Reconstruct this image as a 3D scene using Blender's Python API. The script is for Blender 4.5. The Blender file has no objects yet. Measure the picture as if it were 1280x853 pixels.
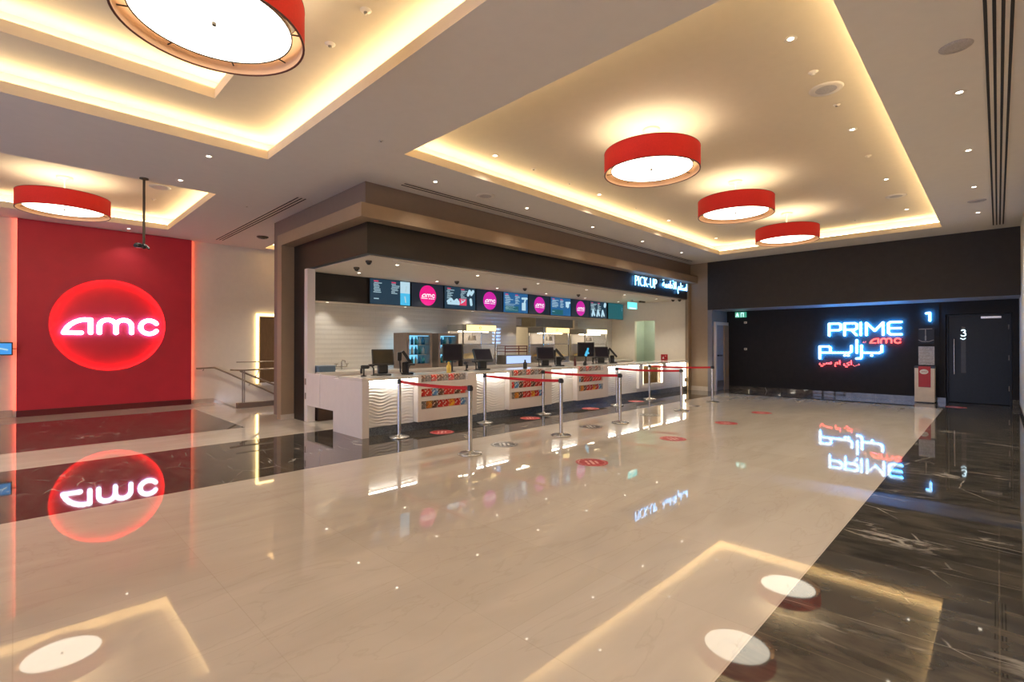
import bpy, math, random
from mathutils import Vector, Matrix
random.seed(7)
PI = math.pi
SC = bpy.context.scene
COL = SC.collection

# ------------------------------------------------------------------ camera, world, exposure
F = 614.7
yaw = math.radians(44.66); tilt = math.atan(3.5 / F)
fw = Vector((math.cos(yaw) * math.cos(tilt), math.sin(yaw) * math.cos(tilt), math.sin(tilt)))
rt = Vector((math.sin(yaw), -math.cos(yaw), 0)); up = rt.cross(fw)
cam = bpy.data.cameras.new('camera'); cam.sensor_fit = 'HORIZONTAL'; cam.sensor_width = 36
cam.lens = 36 * F / 1280; cam.clip_start = 0.02; cam.clip_end = 100
camo = bpy.data.objects.new('camera', cam); COL.objects.link(camo)
M = Matrix((rt, up, -fw)).transposed().to_4x4(); M.translation = Vector((0, 0, 1.5)); camo.matrix_world = M
SC.camera = camo

w = bpy.data.worlds.new('cool_fill'); SC.world = w; w.use_nodes = True
w.node_tree.nodes['Background'].inputs[0].default_value = (0.62, 0.68, 1.0, 1)  # bluish fill, added to tint the room from the left
w.node_tree.nodes['Background'].inputs[1].default_value = 4.0
SC.view_settings.view_transform = 'Standard'; SC.view_settings.look = 'None'
SC.view_settings.gamma = 1; SC.view_settings.use_curve_mapping = False
SC.view_settings.exposure = 0.1
SC.cycles.use_denoising = True
SC.cycles.max_bounces = 10; SC.cycles.diffuse_bounces = 6; SC.cycles.glossy_bounces = 5
SC.cycles.sample_clamp_indirect = 8.0
SC.cycles.caustics_reflective = False; SC.cycles.caustics_refractive = False

WARM = (1.0, 0.81, 0.47); WARMW = (1.0, 0.91, 0.78)
COVE = 30.0          # strength of the cove strips
LAMP_DOWN, LAMP_UP = 4.2, 11.0
SPOT = 105.0          # watts of a ceiling downlight
KSPOT = 75.0         # watts of a downlight in the kiosk

# ------------------------------------------------------------------ materials
MATS = {}
def mat(name, col, rough=0.5, metal=0.0, spec=0.5, var=0.06, scale=8.0, bump=0.0, emit=None, es=0.0, trans=0.0, alpha=1.0, ior=None, stretch=(1, 1, 1)):
    m = bpy.data.materials.new(name); m.use_nodes = True
    nt = m.node_tree; b = nt.nodes['Principled BSDF']
    b.inputs['Roughness'].default_value = rough; b.inputs['Metallic'].default_value = metal
    b.inputs['Specular IOR Level'].default_value = spec
    if ior: b.inputs['IOR'].default_value = ior
    if trans: b.inputs['Transmission Weight'].default_value = trans
    if alpha < 1: b.inputs['Alpha'].default_value = alpha
    tc = nt.nodes.new('ShaderNodeTexCoord'); mp = nt.nodes.new('ShaderNodeMapping'); n = nt.nodes.new('ShaderNodeTexNoise')
    mp.inputs['Scale'].default_value = stretch
    n.inputs['Scale'].default_value = scale; n.inputs['Detail'].default_value = 4
    nt.links.new(tc.outputs['Object'], mp.inputs[0]); nt.links.new(mp.outputs[0], n.inputs['Vector'])
    r = nt.nodes.new('ShaderNodeValToRGB')
    r.color_ramp.elements[0].position = 0.3; r.color_ramp.elements[1].position = 0.7
    r.color_ramp.elements[0].color = tuple(c * (1 - var) for c in col[:3]) + (1,)
    r.color_ramp.elements[1].color = tuple(min(1, c * (1 + var)) for c in col[:3]) + (1,)
    nt.links.new(n.outputs['Fac'], r.inputs[0]); nt.links.new(r.outputs[0], b.inputs['Base Color'])
    if bump:
        bp = nt.nodes.new('ShaderNodeBump'); bp.inputs['Strength'].default_value = bump; bp.inputs['Distance'].default_value = 0.01
        nt.links.new(n.outputs['Fac'], bp.inputs['Height']); nt.links.new(bp.outputs[0], b.inputs['Normal'])
    if emit:
        b.inputs['Emission Color'].default_value = tuple(emit[:3]) + (1,)
        b.inputs['Emission Strength'].default_value = es
    MATS[name] = m
    return m

def nodes_of(m): return m.node_tree.nodes, m.node_tree.links, m.node_tree.nodes['Principled BSDF']

def marble_beige():
    m = mat('cream_marble', (0.60, 0.47, 0.335), 0.022, spec=0.6)
    N, L, b = nodes_of(m)
    g = N.new('ShaderNodeNewGeometry')
    mp = N.new('ShaderNodeMapping'); mp.inputs['Scale'].default_value = (0.45, 1.5, 1); mp.inputs['Rotation'].default_value = (0, 0, 0.25)
    L.new(g.outputs['Position'], mp.inputs[0])
    n1 = N.new('ShaderNodeTexNoise'); n1.inputs['Scale'].default_value = 1.3; n1.inputs['Detail'].default_value = 8; n1.inputs['Distortion'].default_value = 1.4
    L.new(mp.outputs[0], n1.inputs['Vector'])
    r = N.new('ShaderNodeValToRGB'); e = r.color_ramp.elements
    e[0].position = 0.33; e[0].color = (0.52, 0.465, 0.40, 1); e[1].position = 0.68; e[1].color = (0.58, 0.525, 0.455, 1)
    L.new(n1.outputs['Fac'], r.inputs[0])
    # thin darker veins
    n2 = N.new('ShaderNodeTexNoise'); n2.inputs['Scale'].default_value = 0.9; n2.inputs['Detail'].default_value = 5; n2.inputs['Distortion'].default_value = 2.2
    L.new(mp.outputs[0], n2.inputs['Vector'])
    a = N.new('ShaderNodeMath'); a.operation = 'SUBTRACT'; a.inputs[1].default_value = 0.5; L.new(n2.outputs['Fac'], a.inputs[0])
    ab = N.new('ShaderNodeMath'); ab.operation = 'ABSOLUTE'; L.new(a.outputs[0], ab.inputs[0])
    vr = N.new('ShaderNodeValToRGB'); vr.color_ramp.elements[0].color = (0.80, 0.76, 0.72, 1); vr.color_ramp.elements[1].color = (1, 1, 1, 1)
    vr.color_ramp.elements[1].position = 0.012; L.new(ab.outputs[0], vr.inputs[0])
    mx = N.new('ShaderNodeMix'); mx.data_type = 'RGBA'; mx.blend_type = 'MULTIPLY'; mx.inputs[0].default_value = 0.3
    L.new(r.outputs[0], mx.inputs[6]); L.new(vr.outputs[0], mx.inputs[7])
    # tile joints
    br = N.new('ShaderNodeTexBrick'); br.offset = 0.0; br.squash = 1.0
    br.inputs['Scale'].default_value = 1.0; br.inputs['Brick Width'].default_value = 0.91; br.inputs['Row Height'].default_value = 0.91
    br.inputs['Mortar Size'].default_value = 0.003; br.inputs['Mortar Smooth'].default_value = 0.2
    br.inputs['Color1'].default_value = (1, 1, 1, 1); br.inputs['Color2'].default_value = (0.95, 0.945, 0.935, 1); br.inputs['Mortar'].default_value = (0.91, 0.895, 0.87, 1)
    L.new(g.outputs['Position'], br.inputs['Vector'])
    m2 = N.new('ShaderNodeMix'); m2.data_type = 'RGBA'; m2.blend_type = 'MULTIPLY'; m2.inputs[0].default_value = 1
    L.new(mx.outputs[2], m2.inputs[6]); L.new(br.outputs['Color'], m2.inputs[7])
    L.new(m2.outputs[2], b.inputs['Base Color'])
    bn = N.new('ShaderNodeTexNoise'); bn.inputs['Scale'].default_value = 2.2; bn.inputs['Detail'].default_value = 1
    L.new(g.outputs['Position'], bn.inputs['Vector'])
    bp = N.new('ShaderNodeBump'); bp.inputs['Strength'].default_value = 0.012; bp.inputs['Distance'].default_value = 0.02
    L.new(bn.outputs['Fac'], bp.inputs['Height']); L.new(bp.outputs[0], b.inputs['Normal'])
    return m

def marble_dark():
    m = mat('dark_marble', (0.05, 0.045, 0.04), 0.03, spec=0.6)
    N, L, b = nodes_of(m)
    g = N.new('ShaderNodeNewGeometry')
    mp = N.new('ShaderNodeMapping'); mp.inputs['Rotation'].default_value = (0, 0, 0.75); mp.inputs['Scale'].default_value = (1.9, 0.65, 1)
    L.new(g.outputs['Position'], mp.inputs[0])
    n1 = N.new('ShaderNodeTexNoise'); n1.inputs['Scale'].default_value = 4.5; n1.inputs['Detail'].default_value = 6; n1.inputs['Distortion'].default_value = 0.8
    L.new(mp.outputs[0], n1.inputs['Vector'])
    r = N.new('ShaderNodeValToRGB'); e = r.color_ramp.elements
    e[0].position = 0.35; e[0].color = (0.034, 0.031, 0.029, 1); e[1].position = 0.66; e[1].color = (0.092, 0.080, 0.064, 1)
    L.new(n1.outputs['Fac'], r.inputs[0])
    def vein(scale, width, dist, detail, off):
        mo = N.new('ShaderNodeMapping'); mo.inputs['Location'].default_value = (off, off * 2, 0); L.new(mp.outputs[0], mo.inputs[0])
        n2 = N.new('ShaderNodeTexNoise'); n2.inputs['Scale'].default_value = scale; n2.inputs['Detail'].default_value = detail; n2.inputs['Distortion'].default_value = dist
        L.new(mo.outputs[0], n2.inputs['Vector'])
        a = N.new('ShaderNodeMath'); a.operation = 'SUBTRACT'; a.inputs[1].default_value = 0.5; L.new(n2.outputs['Fac'], a.inputs[0])
        ab = N.new('ShaderNodeMath'); ab.operation = 'ABSOLUTE'; L.new(a.outputs[0], ab.inputs[0])
        vr = N.new('ShaderNodeValToRGB'); vr.color_ramp.elements[0].color = (1, 1, 1, 1); vr.color_ramp.elements[1].color = (0, 0, 0, 1)
        vr.color_ramp.elements[1].position = width; L.new(ab.outputs[0], vr.inputs[0])
        return vr.outputs[0]
    dn = N.new('ShaderNodeTexNoise'); dn.inputs['Scale'].default_value = 3; dn.inputs['Detail'].default_value = 4; L.new(mp.outputs[0], dn.inputs['Vector'])
    dm_ = N.new('ShaderNodeMix'); dm_.data_type = 'VECTOR'; dm_.inputs[0].default_value = 0.03; L.new(mp.outputs[0], dm_.inputs[4]); L.new(dn.outputs['Color'], dm_.inputs[5])
    vo = N.new('ShaderNodeTexVoronoi'); vo.feature = 'DISTANCE_TO_EDGE'; vo.inputs['Scale'].default_value = 0.9; L.new(dm_.outputs[1], vo.inputs['Vector'])
    vr0 = N.new('ShaderNodeValToRGB'); vr0.color_ramp.elements[0].color = (1, 1, 1, 1); vr0.color_ramp.elements[1].color = (0, 0, 0, 1); vr0.color_ramp.elements[1].position = 0.005; L.new(vo.outputs['Distance'], vr0.inputs[0])
    mk = N.new('ShaderNodeTexNoise'); mk.inputs['Scale'].default_value = 1.7; L.new(g.outputs['Position'], mk.inputs['Vector'])
    mkr = N.new('ShaderNodeValToRGB'); mkr.color_ramp.elements[0].position = 0.50; mkr.color_ramp.elements[1].position = 0.62; L.new(mk.outputs['Fac'], mkr.inputs[0])
    vm = N.new('ShaderNodeMath'); vm.operation = 'MULTIPLY'; L.new(vr0.outputs[0], vm.inputs[0]); L.new(mkr.outputs[0], vm.inputs[1]); v1 = vm.outputs[0]
    msk = N.new('ShaderNodeTexNoise'); msk.inputs['Scale'].default_value = 1.1; L.new(g.outputs['Position'], msk.inputs['Vector'])
    mr = N.new('ShaderNodeValToRGB'); mr.color_ramp.elements[0].position = 0.56; mr.color_ramp.elements[1].position = 0.66; L.new(msk.outputs['Fac'], mr.inputs[0])
    v2 = vein(1.8, 0.025, 0.3, 10, 8.2)
    mu = N.new('ShaderNodeMath'); mu.operation = 'MULTIPLY'; L.new(v2, mu.inputs[0]); L.new(mr.outputs[0], mu.inputs[1])
    ad = N.new('ShaderNodeMath'); ad.operation = 'MAXIMUM'; L.new(v1, ad.inputs[0]); L.new(mu.outputs[0], ad.inputs[1])
    sc = N.new('ShaderNodeMath'); sc.operation = 'MULTIPLY'; sc.inputs[1].default_value = 0.75; L.new(ad.outputs[0], sc.inputs[0])
    mx = N.new('ShaderNodeMix'); mx.data_type = 'RGBA'; L.new(sc.outputs[0], mx.inputs[0]); L.new(r.outputs[0], mx.inputs[6]); mx.inputs[7].default_value = (0.5, 0.47, 0.42, 1)
    br = N.new('ShaderNodeTexBrick'); br.offset = 0.0
    br.inputs['Scale'].default_value = 1.0; br.inputs['Brick Width'].default_value = 0.91; br.inputs['Row Height'].default_value = 1.2
    br.inputs['Mortar Size'].default_value = 0.0035; br.inputs['Mortar Smooth'].default_value = 0.1
    br.inputs['Color1'].default_value = (0, 0, 0, 1); br.inputs['Color2'].default_value = (0, 0, 0, 1); br.inputs['Mortar'].default_value = (1, 1, 1, 1)
    L.new(g.outputs['Position'], br.inputs['Vector'])
    m2 = N.new('ShaderNodeMix'); m2.data_type = 'RGBA'
    s2 = N.new('ShaderNodeMath'); s2.operation = 'MULTIPLY'; s2.inputs[1].default_value = 0.15; L.new(br.outputs['Color'], s2.inputs[0])
    L.new(s2.outputs[0], m2.inputs[0]); L.new(mx.outputs[2], m2.inputs[6]); m2.inputs[7].default_value = (0.35, 0.28, 0.2, 1)
    L.new(m2.outputs[2], b.inputs['Base Color'])
    return m

def tile_white():
    m = mat('white_wall_tile', (0.6, 0.58, 0.54), 0.12, spec=0.5)
    N, L, b = nodes_of(m)
    tc = N.new('ShaderNodeTexCoord'); sp = N.new('ShaderNodeSeparateXYZ'); cb = N.new('ShaderNodeCombineXYZ')
    L.new(tc.outputs['Object'], sp.inputs[0]); L.new(sp.outputs[0], cb.inputs[0]); L.new(sp.outputs[2], cb.inputs[1])
    br = N.new('ShaderNodeTexBrick'); br.inputs['Scale'].default_value = 1
    br.inputs['Brick Width'].default_value = 0.3; br.inputs['Row Height'].default_value = 0.1; br.inputs['Mortar Size'].default_value = 0.004
    br.inputs['Color1'].default_value = (0.62, 0.60, 0.56, 1); br.inputs['Color2'].default_value = (0.60, 0.58, 0.545, 1); br.inputs['Mortar'].default_value = (0.54, 0.52, 0.49, 1)
    L.new(cb.outputs[0], br.inputs['Vector']); L.new(br.outputs['Color'], b.inputs['Base Color'])
    wv = N.new('ShaderNodeTexWave'); wv.bands_direction = 'Y'; wv.inputs['Scale'].default_value = 3.0; wv.inputs['Distortion'].default_value = 0.6
    L.new(cb.outputs[0], wv.inputs['Vector'])
    bp = N.new('ShaderNodeBump'); bp.inputs['Strength'].default_value = 0.12; bp.inputs['Distance'].default_value = 0.02
    L.new(wv.outputs['Fac'], bp.inputs['Height']); L.new(bp.outputs[0], b.inputs['Normal'])
    return m

def pack_mat(name, c1, c2, c3):
    m = mat(name, c1, 0.35)
    N, L, b = nodes_of(m)
    tc = N.new('ShaderNodeTexCoord'); n = N.new('ShaderNodeTexNoise'); n.inputs['Scale'].default_value = 22; n.inputs['Detail'].default_value = 2
    L.new(tc.outputs['Object'], n.inputs['Vector'])
    r = N.new('ShaderNodeValToRGB'); r.color_ramp.interpolation = 'CONSTANT'
    e = r.color_ramp.elements; e[0].color = c1 + (1,); e[0].position = 0; e[1].color = c2 + (1,); e[1].position = 0.50
    e3 = r.color_ramp.elements.new(0.57); e3.color = c3 + (1,)
    L.new(n.outputs['Fac'], r.inputs[0]); L.new(r.outputs[0], b.inputs['Base Color'])
    return m

BEIGE = marble_beige(); DARK = marble_dark(); TILE = tile_white()
CEIL = mat('ceiling_paint', (0.68, 0.645, 0.60), 0.8, var=0.015, spec=0.2)
COVEP = mat('cove_paint', (0.66, 0.57, 0.45), 0.8, var=0.015, spec=0.2)
REDW = mat('red_wall_paint', (0.56, 0.022, 0.045), 0.5, var=0.05, scale=3)
REDB = mat('dark_red_skirting', (0.13, 0.008, 0.012), 0.4)
BEIGEW = mat('beige_wall_paint', (0.76, 0.69, 0.57), 0.7, var=0.02)
TAN = mat('tan_paint', (0.31, 0.22, 0.14), 0.55, var=0.03)
BROWN = mat('taupe_paint', (0.20, 0.148, 0.115), 0.6, var=0.03)
BLACKF = mat('brown_black_laminate', (0.014, 0.010, 0.008), 0.45, var=0.1)
DWALL = mat('charcoal_wall_paint', (0.017, 0.015, 0.0155), 0.5, var=0.1, spec=0.2)
DUP = mat('dark_brown_fascia_paint', (0.034, 0.029, 0.027), 0.5, var=0.08, spec=0.25)
DSOFF = mat('grey_soffit_paint', (0.32, 0.32, 0.34), 0.5)
DOORM = mat('charcoal_door_laminate', (0.008, 0.012, 0.018), 0.35, spec=0.25, var=0.15, scale=20)
WHITE = mat('white_laminate', (0.72, 0.66, 0.62), 0.35, var=0.02)
WORKT = mat('white_quartz', (0.70, 0.66, 0.60), 0.12, var=0.05, scale=60)
WAVE = mat('white_relief_panel', (0.80, 0.79, 0.78), 0.4, var=0.01)
KCEIL = mat('kiosk_ceiling_paint', (0.66, 0.59, 0.50), 0.7, var=0.02)
PLINTH = mat('blue_grey_plinth', (0.12, 0.14, 0.17), 0.25, var=0.5, scale=60)
STEEL = mat('brushed_steel', (0.55, 0.53, 0.50), 0.25, metal=1.0, var=0.08, scale=30)
STEELD = mat('dull_steel', (0.28, 0.25, 0.22), 0.4, metal=0.8, var=0.08, scale=30)
BLACK = mat('black_plastic', (0.018, 0.017, 0.017), 0.35, var=0.2)
SCREENB = mat('dark_screen_glass', (0.030, 0.025, 0.017), 0.12, spec=0.3, var=0.1)
SCREENK = mat('black_purple_screen_glass', (0.014, 0.012, 0.019), 0.15, spec=0.2, var=0.1)
BRONZE = mat('dark_bronze', (0.09, 0.07, 0.05), 0.35, metal=0.6)
RAILM = mat('satin_bronze_rail', (0.34, 0.27, 0.20), 0.35, metal=0.7)
BELT = mat('red_belt_webbing', (0.55, 0.008, 0.018), 0.6, var=0.08, scale=40)
FABRIC = mat('red_shade_fabric', (0.62, 0.016, 0.012), 0.75, var=0.06, scale=60, emit=(0.8, 0.02, 0.012), es=0.06)
LINING = mat('peach_shade_lining', (0.66, 0.40, 0.24), 0.7, var=0.03)
RIMD = mat('dark_shade_rim', (0.12, 0.03, 0.02), 0.5)
GREYP = mat('grey_grille', (0.44, 0.41, 0.40), 0.6, var=0.15, scale=80)
WHITEP = mat('white_plastic', (0.68, 0.62, 0.55), 0.4, var=0.02)
SLOTD = mat('black_slot_void', (0.012, 0.011, 0.011), 0.7)
SKIRT = mat('pale_marble_skirting', (0.55, 0.47, 0.38), 0.25, var=0.08)
DOORG = mat('grey_door_paint', (0.30, 0.29, 0.29), 0.5, var=0.03)
WOODB = mat('brown_wood_panel', (0.16, 0.09, 0.04), 0.45, var=0.15, stretch=(6, 6, 0.6))
GREENW = mat('pale_green_wall_paint', (0.55, 0.60, 0.50), 0.6, var=0.02)
HOODG = mat('grey_metal_hood', (0.30, 0.28, 0.23), 0.4, metal=0.3)
FRIDGE = mat('taupe_fridge_metal', (0.25, 0.19, 0.15), 0.35, metal=0.3)
GLASS = mat('clear_glass', (0.9, 0.95, 0.95), 0.03, alpha=0.08)
def emis(name, col, s, base=(0.5, 0.5, 0.5)):
    return mat(name, base, 0.5, emit=col, es=s, var=0.0)
E_COVE = emis('cove_led', WARM, COVE)
E_LAMPD = emis('lamp_diffuser', (1.0, 0.90, 0.72), LAMP_DOWN, (0.8, 0.8, 0.75))
E_LAMPU = emis('lamp_uplight', WARM, LAMP_UP)
E_DOWN = emis('downlight_lens', (1, 0.9, 0.72), 9)
E_WHITE = emis('white_neon', (0.86, 0.92, 1.0), 4.5)
E_CYAN = emis('cool_white_neon', (0.66, 0.90, 1.0), 1.7)
E_VIOLET = emis('violet_halo_led', (0.22, 0.30, 1.0), 11.0)
E_HALO = emis('blue_halo_led', (0.03, 0.33, 1.0), 95.0)
E_HALOP = emis('cyan_halo_led', (0.06, 0.40, 1.0), 8.0)
E_REDHALO = emis('red_halo_led', (1.0, 0.02, 0.03), 14.0)
E_RED = emis('red_neon', (1.0, 0.11, 0.08), 1.3)
E_REDLED = emis('red_led', (1.0, 0.10, 0.05), 13.0)
E_REDRING = emis('red_led_ring', (1.0, 0.07, 0.06), 26.0)
E_CTR = emis('counter_led', (1.0, 0.94, 0.82), 28.0)
E_NICHE = emis('niche_led', (1.0, 0.84, 0.58), 7.0)
E_YEL = emis('popcorn_sign_glow', (1.0, 0.72, 0.26), 1.5)
E_TEAL = emis('exit_sign_teal', (0.04, 0.75, 0.72), 1.6)
E_TEALW = emis('exit_sign_pale', (0.55, 1.0, 0.95), 1.5)
E_GREEN = emis('exit_sign_green', (0.0, 0.30, 0.16), 0.9)
E_BLUEF = emis('fridge_backlight', (0.16, 0.55, 0.85), 1.3)
E_SCR = emis('menu_screen_dark', (0.006, 0.012, 0.022), 1.0, (0.01, 0.01, 0.012))
E_SCRM = emis('menu_screen_navy', (0.008, 0.035, 0.062), 1.0, (0.01, 0.01, 0.012))
E_SCRB = emis('menu_screen_blue', (0.010, 0.10, 0.26), 1.0, (0.01, 0.01, 0.012))
E_SCRT = emis('menu_screen_teal', (0.008, 0.10, 0.12), 1.0, (0.01, 0.01, 0.012))
E_MAG = emis('magenta_disc', (0.72, 0.003, 0.20), 1.0, (0.2, 0.01, 0.08))
E_MAG2 = emis('purple_magenta_disc', (0.50, 0.008, 0.30), 1.0, (0.2, 0.01, 0.12))
E_SKY = emis('menu_sky_blue', (0.03, 0.45, 0.75), 1.0, (0.1, 0.1, 0.1))
E_PALE = emis('menu_pale', (0.42, 0.62, 0.72), 1.0, (0.1, 0.1, 0.1))
E_TXT = emis('menu_text_white', (0.38, 0.55, 0.62), 1.0, (0.1, 0.1, 0.1))
E_PINK = emis('menu_pink', (0.65, 0.02, 0.10), 1.0, (0.1, 0.1, 0.1))
E_LOGO = emis('menu_logo_white', (0.95, 0.85, 0.92), 1.0, (0.1, 0.1, 0.1))
E_TV = emis('tv_picture', (0.02, 0.30, 0.75), 1.0, (0.1, 0.1, 0.1))
E_CASE = emis('warm_case_light', (1.0, 0.84, 0.60), 14.0)
E_BLUEP = emis('pale_blue_panel', (0.35, 0.52, 0.85), 0.9, (0.4, 0.5, 0.7))
E_WARMDOOR = emis('warm_door_led', (1.0, 0.72, 0.30), 5.0)
STK_R = mat('red_sticker', (0.40, 0.022, 0.026), 0.35, var=0.04)
STK_K = mat('black_sticker', (0.06, 0.045, 0.035), 0.35)
STK_W = mat('white_print', (0.75, 0.70, 0.64), 0.4)
STK_P = mat('pink_print', (0.72, 0.42, 0.38), 0.4)
REDSIGN = mat('red_sign_board', (0.42, 0.012, 0.02), 0.4)
PAPER = mat('printed_paper', (0.50, 0.50, 0.52), 0.6, var=0.25, scale=30)
POPC = mat('popcorn_yellow', (0.85, 0.65, 0.28), 0.8, var=0.2, scale=60)
PACKS = [pack_mat('red_wrapper', (0.55, 0.02, 0.015), (0.7, 0.05, 0.02), (0.8, 0.7, 0.6)),
         pack_mat('orange_wrapper', (0.75, 0.22, 0.03), (0.8, 0.5, 0.08), (0.3, 0.05, 0.02)),
         pack_mat('brown_wrapper', (0.10, 0.045, 0.03), (0.3, 0.12, 0.06), (0.7, 0.6, 0.5)),
         pack_mat('yellow_wrapper', (0.8, 0.45, 0.03), (0.75, 0.25, 0.03), (0.6, 0.04, 0.03)),
         pack_mat('blue_wrapper', (0.08, 0.22, 0.5), (0.3, 0.5, 0.7), (0.8, 0.8, 0.8)),
         pack_mat('grey_wrapper', (0.25, 0.22, 0.2), (0.12, 0.10, 0.1), (0.6, 0.5, 0.45))]
PACKN = ['red', 'orange', 'dark brown', 'yellow', 'blue', 'grey']

# ------------------------------------------------------------------ mesh helpers
class MB:
    def __init__(s): s.v = []; s.f = []; s.mi = []; s.sm = []
    def add(s, vs, fs, mi=0, smooth=False):
        o = len(s.v); s.v += [tuple(p) for p in vs]
        for f in fs: s.f.append([i + o for i in f]); s.mi.append(mi); s.sm.append(smooth)
    def quad(s, a, b, c, d, mi=0): s.add([a, b, c, d], [(0, 1, 2, 3)], mi)
    def box(s, x0, y0, z0, x1, y1, z1, mi=0):
        vs = [(x, y, z) for z in (z0, z1) for y in (y0, y1) for x in (x0, x1)]
        s.add(vs, [(0, 2, 3, 1), (4, 5, 7, 6), (0, 1, 5, 4), (2, 6, 7, 3), (0, 4, 6, 2), (1, 3, 7, 5)], mi)
    def bbox(s, x0, y0, z0, x1, y1, z1, b, mi=0):      # box with chamfered vertical edges and top/bottom edges
        ring = [(x0 + b, y0), (x1 - b, y0), (x1, y0 + b), (x1, y1 - b), (x1 - b, y1), (x0 + b, y1), (x0, y1 - b), (x0, y0 + b)]
        cx, cy = (x0 + x1) / 2, (y0 + y1) / 2
        def ins(p): return (p[0] + (b if p[0] < cx else -b) * 0.7, p[1] + (b if p[1] < cy else -b) * 0.7)
        vs = [(*ins(p), z0) for p in ring] + [(*p, z0 + b) for p in ring] + [(*p, z1 - b) for p in ring] + [(*ins(p), z1) for p in ring]
        fs = [tuple(range(7, -1, -1)), tuple(range(24, 32))]
        for k in range(3):
            for i in range(8): fs.append((k * 8 + i, k * 8 + (i + 1) % 8, k * 8 + 8 + (i + 1) % 8, k * 8 + 8 + i))
        s.add(vs, fs, mi)
    def cyl(s, p0, p1, r, n=16, r2=None, mi=0, caps=True):
        p0 = Vector(p0); p1 = Vector(p1); d = (p1 - p0).normalized(); r2 = r if r2 is None else r2
        a = d.orthogonal().normalized(); b = d.cross(a)
        c = [(math.cos(2 * PI * i / n), math.sin(2 * PI * i / n)) for i in range(n)]
        v0 = [p0 + (a * x + b * y) * r for x, y in c]; v1 = [p1 + (a * x + b * y) * r2 for x, y in c]
        s.add(v0 + v1, [(i, (i + 1) % n, n + (i + 1) % n, n + i) for i in range(n)], mi, True)
        if caps: s.add(v0, [tuple(range(n - 1, -1, -1))], mi); s.add(v1, [tuple(range(n))], mi)
    def tube(s, path, r, n=10, mi=0):
        for a, b in zip(path[:-1], path[1:]): s.cyl(a, b, r, n, mi=mi)
        for p in path[1:-1]: s.ball(p, r, 8, 6, mi)
    def ball(s, c, r, n=12, k=8, mi=0, sz=1.0):
        prof = [(r * math.sin(PI * j / k), -r * sz * math.cos(PI * j / k)) for j in range(k + 1)]
        s.lathe(prof, c, n, mi)
    def lathe(s, prof, c=(0, 0, 0), n=32, mi=0, smooth=True):
        vs = []; 
        for (r, z) in prof:
            for i in range(n): vs.append((c[0] + r * math.cos(2 * PI * i / n), c[1] + r * math.sin(2 * PI * i / n), c[2] + z))
        fs = []
        for j in range(len(prof) - 1):
            for i in range(n): fs.append((j * n + i, j * n + (i + 1) % n, (j + 1) * n + (i + 1) % n, (j + 1) * n + i))
        s.add(vs, fs, mi, smooth)
    def disc(s, c, r, n=32, mi=0, down=False):
        vs = [(c[0] + r * math.cos(2 * PI * i / n), c[1] + r * math.sin(2 * PI * i / n), c[2]) for i in range(n)]
        s.add(vs, [tuple(range(n - 1, -1, -1)) if down else tuple(range(n))], mi)
    def prism_xz(s, poly, y0, y1, mi=0):               # polygon in the xz plane, extruded along y
        n = len(poly)
        vs = [(x, y0, z) for x, z in poly] + [(x, y1, z) for x, z in poly]
        fs = [tuple(range(n)), tuple(range(2 * n - 1, n - 1, -1))] + [(i, n + i, n + (i + 1) % n, (i + 1) % n) for i in range(n)]
        s.add(vs, fs, mi)
    def strokes(s, paths, wd, y0, y1, mi=0, caps=True):  # thick rounded lines in the xz plane
        for path in paths:
            r = wd / 2
            for (ax, az), (bx, bz) in zip(path[:-1], path[1:]):
                L = math.hypot(bx - ax, bz - az) or 1e-6; nx, nz = -(bz - az) / L * r, (bx - ax) / L * r
                s.prism_xz([(ax - nx, az - nz), (bx - nx, bz - nz), (bx + nx, bz + nz), (ax + nx, az + nz)], y0, y1, mi)
            for k, (x, z) in enumerate(path):
                if not caps and k in (0, len(path) - 1): continue
                s.prism_xz([(x + r * math.cos(2 * PI * i / 14), z + r * math.sin(2 * PI * i / 14)) for i in range(14)], y0, y1, mi)
    def build(s, name, mats, parent=None, loc=None):
        me = bpy.data.meshes.new(name); me.from_pydata(s.v, [], s.f)
        for m in (mats if isinstance(mats, (list, tuple)) else [mats]): me.materials.append(m)
        me.polygons.foreach_set('material_index', s.mi); me.polygons.foreach_set('use_smooth', s.sm); me.update()
        o = bpy.data.objects.new(name, me); COL.objects.link(o)
        if parent: o.parent = parent
        if loc: o.location = loc
        return o

def halo(mb, parent, m, name='halo_light', y0=-.068, y1=-.055, loc=None):
    h = MB(); h.f = mb.f; h.mi = [0] * len(mb.f); h.sm = mb.sm
    ya = min(p[1] for p in mb.v); yb = max(p[1] for p in mb.v)
    h.v = [(p[0], y0 + (y1 - y0) * (p[1] - ya) / (yb - ya), p[2]) for p in mb.v]
    return h.build(name, m, parent, loc)
def struct(name, mb, mats):
    o = mb.build(name, mats); o['kind'] = 'structure'; return o
def thing(name, label, cat, loc=(0, 0, 0), rz=0.0, group=None):
    o = bpy.data.objects.new(name, None); COL.objects.link(o); o.empty_display_size = 0.1
    o.location = loc; o.rotation_euler = (0, 0, rz); o['label'] = label; o['category'] = cat
    if group: o['group'] = group
    return o
def tag(o, label, cat, group=None):
    o['label'] = label; o['category'] = cat
    if group: o['group'] = group
    return o
def dup(root, loc, label, rz=None, group=None):
    r = root.copy(); COL.objects.link(r); r.location = loc; r['label'] = label
    if rz is not None: r.rotation_euler = (0, 0, rz)
    if group: r['group'] = group
    def rec(src, dst):
        for ch in list(src.children):
            c = ch.copy(); COL.objects.link(c); c.parent = dst; rec(ch, c)
    rec(root, r)
    return r
ORD = ['first', 'second', 'third', 'fourth', 'fifth', 'sixth', 'seventh', 'eighth', 'ninth', 'tenth', 'eleventh', 'twelfth']

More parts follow.
